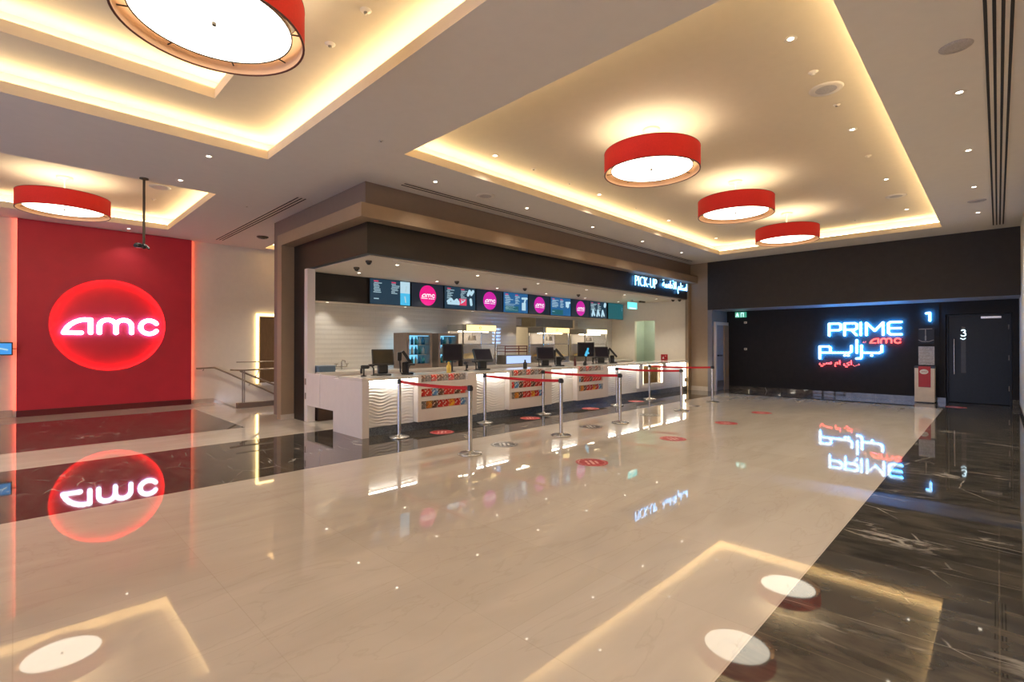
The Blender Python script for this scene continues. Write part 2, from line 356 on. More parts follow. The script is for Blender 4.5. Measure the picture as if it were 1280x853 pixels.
def text_mb(body, height, depth, width=None, align=0.5, y0=0.0, offset=0.0):
    """lettering as a mesh standing in the xz plane, centred at x by align, base line z=0"""
    c = bpy.data.curves.new('lettering', 'FONT'); c.body = body; c.resolution_u = 3; c.offset = offset
    o = bpy.data.objects.new('lettering', c); COL.objects.link(o); bpy.context.view_layer.update()
    me = bpy.data.meshes.new_from_object(o.evaluated_get(bpy.context.evaluated_depsgraph_get()))
    pts = [v.co.copy() for v in me.vertices]; polys = [tuple(p.vertices) for p in me.polygons]
    edges = {}
    for p in polys:
        for i in range(len(p)):
            a, b = p[i], p[(i + 1) % len(p)]; edges[(a, b)] = edges.get((a, b), 0) + 1
    bpy.data.objects.remove(o); bpy.data.curves.remove(c); bpy.data.meshes.remove(me)
    x0 = min(p.x for p in pts); x1 = max(p.x for p in pts); h0 = min(p.y for p in pts); h1 = max(p.y for p in pts)
    sz = height / (h1 - h0); sx = (width / (x1 - x0)) if width else sz
    P = [((p.x - x0) * sx - (x1 - x0) * sx * align, (p.y - h0) * sz) for p in pts]
    n = len(P); mb = MB()
    vs = [(x, y0 - depth, z) for x, z in P] + [(x, y0, z) for x, z in P]
    fs = [p for p in polys] + [tuple(i + n for i in reversed(p)) for p in polys]
    for (a, b) in edges:
        if (b, a) not in edges: fs.append((b, a, a + n, b + n))
    mb.add(vs, fs); return mb

def arc(cx, cz, rx, rz, a0, a1, n=8):
    return [(cx + rx * math.cos(math.radians(a0 + (a1 - a0) * i / n)), cz + rz * math.sin(math.radians(a0 + (a1 - a0) * i / n))) for i in range(n + 1)]
LOGO = dict(
    a=[[(-.343, -.165), (-.343, .122), (-.45, .122), (-.53, .104), (-.61, .065), (-.68, .01), (-.735, -.06), (-.785, -.168), (-.50, -.168)]],
    m=[[(-.193, -.165), (-.193, .0)] + arc(-.047, .0, .146, .132, 180, 0, 10) + [(.099, -.162)], [(.099, .0)] + arc(.240, .0, .141, .135, 180, 0, 10) + [(.381, -.16)]],
    c=[arc(.715, -.018, .165, .158, 33, 327, 20)])
def logo_mb(scale, depth, y0=0.0, w=.092):
    mb = MB()
    for k in 'amc':
        mb.strokes([[(x * scale, z * scale) for x, z in p] for p in LOGO[k]], w * scale, y0 - depth, y0)
    return mb

# ------------------------------------------------------------------ setting: floor
CH = 4.08
xs = [-7, 2.91, 3.6, 8.0, 15.15, 17.6]; ys = [-0.36, 0.9, 5.9, 8.3, 9.62, 12.62, 13.1, 14.36]
fl = MB()
for i in range(len(xs) - 1):
    for j in range(len(ys) - 1):
        xc, yc = (xs[i] + xs[i + 1]) / 2, (ys[j] + ys[j + 1]) / 2
        if 3.6 < xc < 8 and yc > 12.62: continue
        dark = yc < .9 or xc > 15.15 or 5.9 < yc < 8.3 or (xc < 2.91 and 9.62 < yc < 13.1)
        fl.quad((xs[i], ys[j], 0), (xs[i + 1], ys[j], 0), (xs[i + 1], ys[j + 1], 0), (xs[i], ys[j + 1], 0), 1 if dark else 0)
struct('floor', fl, [BEIGE, DARK])
st = MB()
for k in range(8):
    st.box(3.6 + k * .3, 12.62, -1.6, 3.9 + k * .3, 14.36, -0.16 * (k + 1))
st.box(6.0, 12.62, -1.7, 8.0, 14.36, -1.44); st.box(3.6, 12.5, -1.6, 8.0, 12.62, -0.002)
st.box(8.0, 12.5, -1.6, 8.1, 14.36, 0)
struct('trim_1', st, SKIRT)

# ------------------------------------------------------------------ setting: ceiling with coffers
A = (3.72, .87, 14.38, 5.74); B = (-5.2, .9, 2.48, 7.25); C_ = (-5.2, 9.57, 2.43, 13.35); D_ = (4.72, 13.36, 7.2, 14.05)
LIP = 4.20; UP = 4.38
ce = MB()
cx = sorted({-7, 17.6, *[v for r in (A, B, C_, D_) for v in (r[0], r[2])]}); cy = sorted({-.36, 14.36, *[v for r in (A, B, C_, D_) for v in (r[1], r[3])]})
for i in range(len(cx) - 1):
    for j in range(len(cy) - 1):
        xc, yc = (cx[i] + cx[i + 1]) / 2, (cy[j] + cy[j + 1]) / 2
        if any(r[0] < xc < r[2] and r[1] < yc < r[3] for r in (A, B, C_, D_)): continue
        ce.quad((cx[i], cy[j], CH), (cx[i], cy[j + 1], CH), (cx[i + 1], cy[j + 1], CH), (cx[i + 1], cy[j], CH))
led = MB()
def coffer(r, z0, lip, top, ofs=.24, inner=None):
    x0, y0, x1, y1 = r
    def ring(r1, za, r2, zb, mi):
        a = [(r1[0], r1[1], za), (r1[2], r1[1], za), (r1[2], r1[3], za), (r1[0], r1[3], za)]
        b = [(r2[0], r2[1], zb), (r2[2], r2[1], zb), (r2[2], r2[3], zb), (r2[0], r2[3], zb)]
        for i in range(4): ce.quad(a[i], a[(i + 1) % 4], b[(i + 1) % 4], b[i], mi)
    R = (x0 - ofs, y0 - ofs, x1 + ofs, y1 + ofs)
    ring(r, z0, r, lip, 1); ring(r, lip, R, lip, 1); ring(R, lip, R, top, 1)
    if inner: ring(R, top, inner, top, 1)
    else: ce.quad((R[0], R[1], top), (R[0], R[3], top), (R[2], R[3], top), (R[2], R[1], top), 1)
    q = .12
    for bx in ((x0 - q, y0 - q, x1 + q, y0 - q + .025), (x0 - q, y1 + q - .025, x1 + q, y1 + q), (x0 - q, y0 - q, x0 - q + .025, y1 + q), (x1 + q - .025, y0 - q, x1 + q, y1 + q)):
        led.box(bx[0], bx[1], lip + .002, bx[2], bx[3], lip + .022)
BI = (-4.3, 1.65, 1.64, 6.52)
coffer(A, CH, LIP, UP); coffer(C_, CH, LIP, UP); coffer(D_, CH, LIP, UP, .15)
coffer(B, CH, LIP, UP, inner=BI); coffer(BI, UP, 4.50, 4.68)
ceo = struct('ceiling', ce, [CEIL, COVEP])
led.build('cove_light_strip', E_COVE, ceo)

# ------------------------------------------------------------------ setting: walls
wb = MB(); wb.box(-7, 14.36, -1.7, 17.6, 14.5, 4.7); struct('wall_back', wb, BEIGEW)
wr = MB(); wr.box(-7, -.5, 0, 17.6, -.36, CH + .1); struct('wall_right', wr, BEIGEW)
wl = MB()
wl.box(-7.15, -.5, 0, -7, .6, 4.7); wl.box(-7.15, 9.5, 0, -7, 14.5, 4.7); wl.box(-7.15, .6, 3.1, -7, 9.5, 4.7)  # unseen opening, added to let the bluish world fill in
struct('wall_left', wl, BEIGEW)
bs = MB(); bs.box(-7, 14.34, 0, -.02, 14.36, .14); bs.box(3.14, 14.345, 0, 3.6, 14.36, .10)
bs.add([(3.6, 14.345, .10), (6.0, 14.345, -1.18), (6.0, 14.345, -1.4), (3.6, 14.345, -.12)], [(0, 1, 2, 3)])
struct('baseboard_back', bs, SKIRT)
br_ = MB(); br_.box(-7, -.36, 0, 16.7, -.345, .12); struct('baseboard_right', br_, DARK)

# cinema end: overhanging fascia, recessed sign wall, door recess, side wall
fa = MB(); fa.box(15.46, -.36, 2.57, 17.6, 6.55, CH + .05)
fo = struct('wall_front_upper', fa, [DUP, DSOFF])
for p in fo.data.polygons:
    if p.normal.z < -.9: p.material_index = 1
pw = MB()
pw.box(16.7, .95, 0, 17.6, 6.42, 2.57); pw.box(16.7, -.36, 0, 17.6, -.24, 2.57); pw.box(16.7, -.24, 2.25, 17.6, .95, 2.57); pw.box(17.3, -.24, 0, 17.6, .95, 2.25)
pw.box(16.68, 1.07, 0, 16.7, 1.58, 2.57)
struct('wall_front', pw, DWALL)
bf = MB(); bf.box(16.685, .95, 0, 16.7, 1.07, .12); bf.box(16.685, 1.58, 0, 16.7, 6.40, .12); bf.box(16.665, 1.07, 0, 16.68, 1.58, .12); bf.box(16.685, -.345, 0, 16.7, -.24, .16)
struct('baseboard_front', bf, DARK)
sw = MB(); sw.box(15.46, 6.42, 0, 17.6, 6.55, 2.57); struct('wall_side', sw, mat('grey_blue_wall_paint', (.17, .165, .19), .5))
# door into the auditorium
dm = MB(); dm.box(16.95, -.235, .01, 17.0, .945, 2.245)
d1 = struct('door_1', dm, DOORM)
m_ = MB(); m_.cyl((16.90, .80, .72), (16.90, .80, 1.62), .014, 10); m_.cyl((16.90, .80, .78), (16.95, .80, .78), .01, 8); m_.cyl((16.90, .80, 1.56), (16.95, .80, 1.56), .01, 8); m_.build('door_handle', STEEL, d1)
m_ = MB(); m_.box(16.94, .58, .76, 16.95, .67, 1.62); m_.build('glass_slot', BLACK, d1)
m_ = MB(); m_.box(16.88, -.06, 2.13, 16.95, .30, 2.18); m_.build('door_closer', STEEL, d1)
m_ = MB(); m_.box(16.86, .91, 0, 16.95, .945, 2.245); m_.box(16.86, -.235, 0, 16.95, -.20, 2.245); m_.box(16.86, -.20, 2.215, 16.95, .91, 2.245); m_.build('door_frame', DOORM, d1)
m_ = MB()
for z in (.35, 1.1, 1.85): m_.cyl((16.94, -.19, z), (16.94, -.19, z + .12), .012, 8)
m_.build('hinge', STEELD, d1)
sg = MB(); sg.strokes([arc(0, .06, .035, .035, 150, -80, 8) + arc(0, -.02, .045, .045, 80, -150, 8)], .022, -.02, 0); sg.strokes([[(-.05, -.12), (0, -.15), (.04, -.12)]], .018, -.02, 0)
o = thing('door_number_sign', 'small glowing white sign on the dark door slot beside the long pull handle', 'sign', (16.94, .625, 1.76), -PI / 2)
sg.build('glowing_digit', E_CYAN, o); m_ = MB(); m_.strokes([[(-.03, .17), (.03, .15)], [(-.03, .13), (.03, .12)]], .01, -.008, 0); m_.build('faint_mark', STEELD, o)
# grey side door on the recess flank
dm = MB(); dm.box(15.72, 6.385, .01, 16.66, 6.42, 2.1); d2 = struct('door_2', dm, DOORG)
m_ = MB(); m_.box(15.62, 6.36, 0, 15.72, 6.42, 2.2); m_.box(15.72, 6.36, 2.1, 16.66, 6.42, 2.2); m_.build('door_frame', WHITEP, d2)
m_ = MB(); m_.box(16.3, 6.35, 0, 16.66, 6.385, 2.1); m_.build('door_edge', TAN, d2)
m_ = MB(); m_.box(15.8, 6.34, 1.1, 16.12, 6.385, 1.15); m_.build('door_handle', BLACK, d2)
m_ = MB(); m_.box(15.75, 6.36, .12, 16.28, 6.385, .32); m_.build('kick_plate', STEELD, d2)

# ------------------------------------------------------------------ setting: kiosk pavilion
pv = MB()
pv.box(3.90, 7.12, 3.64, 15.48, 11.0, CH); pv.box(3.90, 10.27, 0, 4.2, 11.0, 3.64); pv.box(3.95, 10.95, 0, 8.9, 11.0, 3.64)
struct('wall_pavilion', pv, BROWN)
tf = MB()
tf.box(3.70, 6.88, 3.45, 15.48, 7.14, 3.665); tf.box(3.70, 7.14, 3.45, 3.97, 10.27, 3.665); tf.box(3.70, 10.06, 0, 3.99, 10.27, 3.45)
tf.box(15.27, 7.10, 0, 15.48, 7.14, 3.45)
struct('trim_2', tf, TAN)
wg = MB(); wg.box(15.48, 6.55, 0, 15.62, 7.3, CH); struct('wall_wing', wg, TAN)
bk = MB()
bk.box(3.95, 7.15, 2.95, 15.48, 7.28, 3.56); bk.box(3.95, 7.28, 2.95, 4.07, 10.06, 3.56); bk.box(3.95, 9.56, 0, 4.07, 10.06, 2.95)
struct('wall_fascia', bk, BLACKF)
tr = MB(); tr.box(11.7, 7.13, 3.42, 15.27, 7.15, 3.45); struct('trim_3', tr, STEEL)
sk = MB(); sk.box(3.69, 10.05, 0, 4.0, 10.06, .10); sk.box(15.47, 6.54, 0, 15.48, 7.1, .14); struct('baseboard_pavilion', sk, SKIRT)
kc = MB(); kc.box(4.07, 7.28, 2.94, 15.7, 10.32, 3.0); kc.box(8.9, 10.32, 2.94, 15.7, 13.1, 3.0); struct('ceiling_kiosk', kc, KCEIL)
for k, (x0, y0, x1, y1) in enumerate([(4.6, 7.42, 15.3, 7.45)]):
    m_ = MB(); m_.box(x0, y0, 2.925, x1, y1, 2.945); struct('trim_4', m_, WHITEP)
po = MB(); po.box(3.95, 9.42, 0, 4.10, 9.56, 2.95); po.box(4.07, 9.56, 0, 4.10, 10.2, 2.95); struct('wall_kiosk_left', po, WHITE)
tw = MB(); tw.box(4.1, 10.2, 0, 10.5, 10.32, 2.94); tw.box(10.5, 10.2, 2.30, 13.5, 10.32, 2.94); tw.box(13.5, 10.2, 0, 15.6, 10.32, 2.94); tw.box(10.5, 10.2, 0, 13.5, 10.32, .90)
struct('wall_tiled', tw, TILE)
mbk = MB(); mbk.box(4.1, 9.74, 2.37, 15.6, 10.2, 2.94)
mo = struct('wall_bulkhead', mbk, [BLACKF, KCEIL])
for p in mo.data.polygons:
    if p.normal.z < -.9: p.material_index = 1
kr = MB()
kr.box(15.6, 7.28, 0, 15.72, 8.46, 2.94); kr.box(15.6, 9.24, 0, 15.72, 10.3, 2.94); kr.box(15.6, 8.46, 2.31, 15.72, 9.24, 2.94)
struct('wall_kiosk_right', kr, BEIGEW)
co = MB(); co.box(16.9, 7.5, 0, 17.0, 10.3, 2.94); co.box(15.72, 9.6, 0, 16.9, 9.7, 2.94); co.box(15.72, 7.6, 0, 16.9, 7.7, 2.94); co.box(15.72, 7.6, 2.8, 16.9, 9.7, 2.9)
struct('wall_corridor', co, GREENW)
kb = MB(); kb.box(9.0, 13.0, 0, 15.6, 13.1, 2.94); kb.box(8.9, 10.32, 0, 9.0, 13.1, 2.94); kb.box(15.6, 10.32, 0, 15.7, 13.1, 2.94); struct('wall_kitchen', kb, BEIGEW)

# ------------------------------------------------------------------ red feature wall with round recess
def red_panel():
    x0, x1, z0, z1, yf, yb = .03, 3.09, .13, CH - .005, 14.24, 14.35
    cxx, czz, R, n = 1.53, 1.92, 1.02, 72
    mb = MB(); circ = [(cxx + R * math.cos(2 * PI * i / n), czz + R * math.sin(2 * PI * i / n)) for i in range(n)]
    def edge(i):
        a = 2 * PI * i / n; dx, dz = math.cos(a), math.sin(a)
        t = min(((x1 if dx > 0 else x0) - cxx) / dx if abs(dx) > 1e-6 else 1e9, ((z1 if dz > 0 else z0) - czz) / dz if abs(dz) > 1e-6 else 1e9)
        return (cxx + dx * t, czz + dz * t)
    outer = [edge(i) for i in range(n)]
    corners = [(x0, z0), (x1, z0), (x1, z1), (x0, z1)]
    for i in range(n):
        j = (i + 1) % n; a, b, c, d = circ[i], circ[j], outer[j], outer[i]
        poly = [a, b, c]
        if abs(c[0] - d[0]) > 1e-6 and abs(c[1] - d[1]) > 1e-6:
            poly.append((d[0] if d[0] in (x0, x1) else c[0], c[1] if c[1] in (z0, z1) else d[1]))
            q = [k for k in corners if (abs(k[0] - c[0]) < 1e-6 or abs(k[0] - d[0]) < 1e-6) and (abs(k[1] - c[1]) < 1e-6 or abs(k[1] - d[1]) < 1e-6)]
            poly[-1] = q[0]
        poly.append(d)
        mb.add([(p[0], yf, p[1]) for p in poly], [tuple(range(len(poly)))])
        mb.add([(a[0], yf, a[1]), (b[0], yf, b[1]), (b[0], yf + .02, b[1]), (a[0], yf + .02, a[1])], [(3, 2, 1, 0)])
    for (a, b) in ((0, 1), (1, 2), (2, 3), (3, 0)):
        p, q = corners[a], corners[b]; mb.quad((p[0], yf, p[1]), (p[0], yb, p[1]), (q[0], yb, q[1]), (q[0], yf, q[1]))
    o = struct('wall_feature', mb, REDW)
    b2 = MB(); b2.lathe([(R + .04, 0), (R + .04, .001)], n=n)
    d = MB(); d.add([(cxx + (R + .05) * math.cos(2 * PI * i / n), yb, czz + (R + .05) * math.sin(2 * PI * i / n)) for i in range(n)], [tuple(range(n))])
    d.build('recessed_disc', REDW, o)
    r = MB(); vs = []
    for rr, yy in ((R + .012, yf + .022), (R + .03, yf + .022), (R + .03, yf + .05), (R + .012, yf + .05)):
        vs += [(cxx + rr * math.cos(2 * PI * i / n), yy, czz + rr * math.sin(2 * PI * i / n)) for i in range(n)]
    fs = []
    for k in range(4):
        for i in range(n): fs.append((k * n + i, k * n + (i + 1) % n, ((k + 1) % 4) * n + (i + 1) % n, ((k + 1) % 4) * n + i))
    r.add(vs, fs); r.build('red_light_ring', E_REDRING, o)
    s = MB(); s.box(x0 - .002, yf + .075, z0, x0 - .0005, yf + .10, z1); s.box(x1 + .0005, yf + .075, z0, x1 + .002, yf + .10, z1); s.build('red_light_strip', E_REDLED, o)
    s = MB(); s.box(x0, yf - .012, 0, x1, yb + .005, .13); s.build('baseboard', REDB, o)
    return o
red_panel()
o = thing('illuminated_logo', 'large glowing white "amc" letters in the round red recess of the red wall', 'sign', (1.53, 14.33, 1.91))
for k in 'amc':
    mb = MB(); mb.strokes(LOGO[k], .088, -.05, -.02); mb.build('letter', E_WHITE, o); halo(mb, o, E_VIOLET, y0=-.018, y1=-.008)

# ------------------------------------------------------------------ drum lamps
def drum(label, loc, group=None, r=.62):
    t = thing('drum_lamp', label, 'lamp', loc, 0, 'red drum ceiling lamps')
    h = .285; n = 64
    m = MB(); m.lathe([(r, 0), (r, h)], n=n); m.build('shade', FABRIC, t)
    m = MB(); m.lathe([(r - .012, h), (r - .012, 0)], n=n); m.build('shade_lining', LINING, t)
    m = MB(); m.lathe([(r + .002, 0), (r + .002, .006), (r - .014, .006), (r - .014, 0), (r + .002, 0)], n=n); m.lathe([(r + .002, h - .006), (r + .002, h), (r - .014, h), (r - .014, h - .006), (r + .002, h - .006)], n=n); m.build('shade_rim', RIMD, t)
    m = MB(); m.disc((0, 0, .06), r * .845, n, down=True); m.disc((0, 0, .064), r * .845, n); m.lathe([(r * .845, .06), (r * .845, .064)], n=n); m.build('diffuser', E_LAMPD, t)
    m = MB(); m.lathe([(r * .845 + .008, .054), (r * .845 + .008, .08), (r * .845, .08), (r * .845, .054), (r * .845 + .008, .054)], n=n)
    m.cyl((0, 0, .04), (0, 0, .06), .014, 12)
    for i in range(8):
        a = 2 * PI * i / 8 + .3; m.cyl((math.cos(a) * r * .85, math.sin(a) * r * .85, .07), (math.cos(a) * (r - .013), math.sin(a) * (r - .013), .07), .006, 6)
    m.build('diffuser_ring', BRONZE, t)
    m = MB(); m.disc((0, 0, .2), r * .42, 32); m.build('uplight', E_LAMPU, t)
    top = UP - loc[2] - (0 if loc[0] > 3 or loc[1] > 9 else -.30)
    m = MB(); m.lathe([(0, .19), (r * .43, .19), (r * .43, .198), (.03, .198), (.03, .24), (.012, .24), (.012, top - .03), (.11, top - .03), (.11, top)], n=24); m.build('stem', WHITEP, t)
    return t
drum('large red drum lamp nearest the entrance, hung in the stepped ceiling recess', (1.0, 4.0, 3.75), r=.60)
drum('red drum lamp hung in the ceiling recess before the red feature wall', (.60, 11.45, 3.76))
drum('red drum lamp above the counter queue, nearest of three in the long recess', (6.0, 3.3, 3.79))
drum('middle red drum lamp of three in the long ceiling recess', (8.97, 3.3, 3.77))
drum('red drum lamp nearest the dark cinema wall in the long recess', (11.95, 3.3, 3.76))

# ------------------------------------------------------------------ ceiling fittings
def spotlight(parent, z, power, size=110, blend=.7):
    l = bpy.data.lights.new('spot', 'SPOT'); l.energy = power; l.color = WARMW; l.spot_size = math.radians(size); l.spot_blend = blend; l.shadow_soft_size = .04
    o = bpy.data.objects.new('lamp_beam', l); COL.objects.link(o); o.parent = parent; o.location = (0, 0, z)
def downlight0():
    t = thing('downlight', '', 'downlight', (0, 0, 0))
    m = MB(); m.lathe([(.026, -.001), (.042, -.004), (.055, -.003), (.056, 0)], n=20); m.build('trim_ring', WHITEP, t)
    m = MB(); m.disc((0, 0, -.002), .028, 16, down=True); m.build('lens', E_DOWN, t)
    return t
DL = None
def downlight(loc, label, group, power=SPOT):
    global DL
    if DL is None: DL = downlight0(); DL.location = loc; DL['label'] = label; DL['group'] = group; t = DL
    else:
        t = DL.copy(); COL.objects.link(t); t.location = loc; t['label'] = label; t['group'] = group
        for ch in DL.children:
            if ch.type == 'MESH': c = ch.copy(); COL.objects.link(c); c.parent = t
    spotlight(t, -.012, power)
for i, x in enumerate((4.7, 6.84, 8.97, 11.11, 13.26)):
    downlight((x, 6.36, CH), f'{ORD[i]} downlight from the pavilion corner, along the black fascia', 'downlights along the fascia', 34)
for i, x in enumerate((13.29, 11.08, 8.93, 6.8, 4.66, 2.5, .3)):
    downlight((x, .27, CH), f'{ORD[i]} downlight from the dark cinema wall in the row beside the ceiling slots', 'downlights beside the slots')
for i, x in enumerate((5.16, 7.92, 10.73, 13.44)):
    downlight((x, 5.46, UP), f'{ORD[3 - i]} downlight from the cinema wall in the long recess, on its counter side', 'downlights in the long recess, counter side', 55)
    downlight((x - .02, 1.38, UP), f'{ORD[3 - i]} downlight from the cinema wall in the long recess, on its open side', 'downlights in the long recess, open side')
for (x, y), s in zip(((1.87, 7.71), (1.83, 9.16), (1.79, 13.84)), ('downlight on the flat ceiling beside the stepped recess corner', 'downlight on the flat ceiling near the hanging black pole', 'downlight in the ceiling close above the red wall')):
    downlight((x, y, CH), s, 'downlights over the red wall aisle', 20 if y > 13 else SPOT)
for x, y in ((5.1, 12.5), (6.4, 12.5)): downlight((x, y, CH), 'added hidden downlight behind the pavilion, brightening the stair wall', 'added hidden stair downlights', 150)  # two out-of-view lamps, added to lift the wall by the stairs
for i, x in enumerate((-.3, -2.5)):
    for y in (7.71, 8.8): downlight((x - .02 * i, y, CH), 'downlight on the flat ceiling strip toward the entrance', 'entrance side downlights')
for i, x in enumerate((4.91, 6.86, 8.78, 10.72, 12.6, 14.5)):
    downlight((x, 7.80, 2.94), f'{ORD[i]} kiosk downlight from the post end, row above the counter', 'kiosk downlights above the counter', KSPOT)
    downlight((x, 9.22, 2.94), f'{ORD[i]} kiosk downlight from the post end, row before the menu screens', 'kiosk downlights before the menu screens', KSPOT)
for i, x in enumerate((4.6, 6.5, 8.6)):
    downlight((x, 9.98, 2.37), f'{ORD[i]} downlight from the white post in the underside of the menu bulkhead', 'downlights under the menu bulkhead', KSPOT * .18)

def speaker(loc, label, pale=True, k=1.0):
    t = thing('ceiling_speaker', label, 'speaker', loc, 0, 'round ceiling speakers')
    m = MB(); m.lathe([(.105 * k, -.012), (.15 * k, -.012), (.168 * k, -.004), (.17 * k, 0)], n=36); m.build('trim_ring', WHITEP if pale else GREYP, t)
    m = MB(); m.disc((0, 0, -.008), .107 * k, 32, down=True); m.build('grille', GREYP, t)
speaker((6.43, 1.37, UP), 'round white speaker in the long recess, nearer the camera')
speaker((12.05, 1.40, UP), 'round white speaker in the long recess, nearer the cinema wall')
speaker((5.73, .25, CH), 'grey round speaker between the long recess and the ceiling slots, nearer one', False, .68)
speaker((12.18, .26, CH), 'grey round speaker beside the ceiling slots, close to the cinema wall', False, .75)
speaker((5.76, 6.34, CH), 'round speaker in the ceiling strip above the pavilion fascia')
speaker((1.87, 10.94, UP), 'grey round speaker in the recess behind the hanging pole', False)
def sprinkler(loc, label, big=1.0, dark=True):
    t = thing('ceiling_sprinkler', label, 'sprinkler', loc, 0, 'small ceiling sprinklers and sensors')
    m = MB(); m.lathe([(.018 * big, -.02 * big), (.05 * big, -.008 * big), (.055 * big, 0)], n=20); m.build('rosette', WHITEP, t)
    m = MB(); m.lathe([(0, -.034 * big), (.02 * big, -.032 * big), (.02 * big, -.012 * big)], n=14); m.build('head', STEELD if dark else WHITEP, t)
sprinkler((2.12, 3.87, UP), 'small recessed sprinkler by the large drum lamp, farther from the long edge corner', .9)
sprinkler((2.12, 4.55, UP), 'small recessed sprinkler by the large drum lamp, nearest its red shade', .9)
sprinkler((5.94, 1.38, UP), 'small sensor before the white speaker in the long recess', .9, False)
sprinkler((6.95, 1.37, UP), 'small sprinkler just past the white speaker in the long recess', .7)
sprinkler((9.18, 1.40, UP), 'small sensor midway along the open side of the long recess', .8, False)
sprinkler((13.72, 2.35, UP), 'small sprinkler behind the farthest red drum lamp', .7)
sprinkler((5.99, 5.42, UP), 'small sprinkler beside the first downlight on the counter side of the long recess', .8)
sprinkler((6.98, 5.45, UP), 'tiny dark sensor midway between two downlights, counter side of the long recess', .6)
sprinkler((9.24, 5.44, UP), 'tiny sensor below the middle drum lamp, counter side of the long recess', .5)
sprinkler((3.26, 5.56, CH), 'tiny sensor on the flat ceiling band between the two big recesses', .5)
sprinkler((3.05, 10.01, CH), 'tiny sensor on the ceiling beside the slot diffuser near the pavilion', .5)
sprinkler((1.93, 11.93, UP), 'small sensor in the recess close beside the hanging black pole', .8, False)
t = thing('smoke_detector', 'dark flat smoke detector on the ceiling above the stairs', 'smoke detector', (4.19, 12.58, CH))
m = MB(); m.lathe([(0, -.05), (.09, -.045), (.13, -.02), (.13, 0)], n=24); m.build('housing', BRONZE, t)
m = MB(); m.lathe([(.02, -.056), (.05, -.052), (.052, -.046)], n=16); m.build('sensor_cap', BLACK, t)

# slot diffusers: frame + slots
def slots(name, label, x0, y0, x1, y1, nslot, along_x, wd):
    t = thing(name, label, 'air vent', ((x0 + x1) / 2, (y0 + y1) / 2, CH), 0, 'linear slot vents in the ceiling')
    hx, hy = (x1 - x0) / 2, (y1 - y0) / 2
    m = MB(); m.box(-hx, -hy, -.006, hx, hy, -.001); m.build('frame', WHITEP, t)
    for k in range(nslot):
        m = MB(); f = (k + .5) / nslot * 2 - 1
        if along_x: m.box(-hx + .03, f * hy - wd / 2, -.009, hx - .03, f * hy + wd / 2, -.006)
        else: m.box(f * hx - wd / 2, -hy + .03, -.009, f * hx + wd / 2, hy - .03, -.006)
        m.build('slot', SLOTD, t)
slots('slot_vent', 'long ceiling vent with four black slots running to the dark cinema wall', -2, -.115, 14.95, .085, 4, True, .022)
slots('slot_vent', 'slotted ceiling vent running alongside the pavilion toward the red wall', 3.46, 8.7, 3.66, 13.75, 3, False, .025)
slots('slot_vent', 'slotted ceiling vent running above the pavilion front fascia', 4.36, 6.72, 14.85, 6.90, 2, True, .03)

# hanging camera pole
t = thing('hanging_camera', 'black camera cluster on a slim pole hung before the red wall', 'camera', (1.41, 9.45, CH))
m = MB(); m.lathe([(.06, 0), (.06, -.02), (.02, -.03)], n=16); m.cyl((0, 0, -.02), (0, 0, -1.08), .018, 12); m.build('pole', BRONZE, t)
m = MB(); m.ball((0, 0, -1.06), .042, 12, 8); m.bbox(-.12, -.04, -1.09, -.02, .04, -1.02, .02); m.build('camera_body', BLACK, t)
m = MB(); m.cyl((-.08, 0, -1.05), (-.12, -.09, -1.08), .025, 12); m.cyl((.02, -.02, -1.05), (.06, -.05, -1.1), .018, 12); m.build('lens', BLACK, t)

# dome cameras under kiosk ceiling
def dome(loc, label):
    t = thing('dome_camera', label, 'camera', loc, 0, 'black dome cameras under the kiosk ceiling')
    m = MB(); m.lathe([(.055, 0), (.055, -.03), (.045, -.035)], n=18); m.build('housing', BRONZE, t)
    m = MB(); m.lathe([(.043, -.03), (.036, -.055), (.018, -.07), (0, -.074)], n=18); m.build('dome', BLACK, t)
for (x, y), l in zip(((4.31, 7.75), (4.52, 8.58), (7.16, 8.86), (9.3, 8.72), (11.56, 8.7), (15.03, 7.5), (15.18, 7.35)),
    ('black dome camera nearest the fascia corner of the kiosk ceiling', 'black dome camera behind the corner one, toward the white post', 'black dome camera before the second menu screen', 'black dome camera before the middle menu screens', 'black dome camera before the last pink logo screen',
     'black dome camera above the pick-up end, inner of a pair', 'black dome camera above the pick-up end, nearest the tan wing wall')):
    dome((x, y, 2.94), l)
m_ = MB(); m_.bbox(-.16, -.05, -.05, .16, .05, 0, .02); tag(m_.build('smoke_detector', BRONZE, None, (14.9, 8.55, 2.94)), 'dark flat detector on the kiosk ceiling beside the teal exit sign', 'detector')

# ------------------------------------------------------------------ tv at far edge
t = thing('wall_screen', 'small flat screen with a blue picture on the beige wall beside the red panel', 'screen', (-.30, 14.1, 1.40))
m = MB(); m.box(-.28, -.02, -.13, .28, .02, .13); m.build('bezel', BLACK, t)
m = MB(); m.box(-.26, -.023, -.11, .26, -.02, .11); m.strokes([[(-.1, -.05), (.05, .02), (.2, -.02)]], .03, -.026, -.023, 1); m.build('picture', [E_TV, E_PALE], t)
m = MB(); m.cyl((0, .02, 0), (0, .255, 0), .025, 10); m.cyl((.28, 0, 0), (.345, 0, 0), .008, 8); m.build('bracket', BLACK, t)

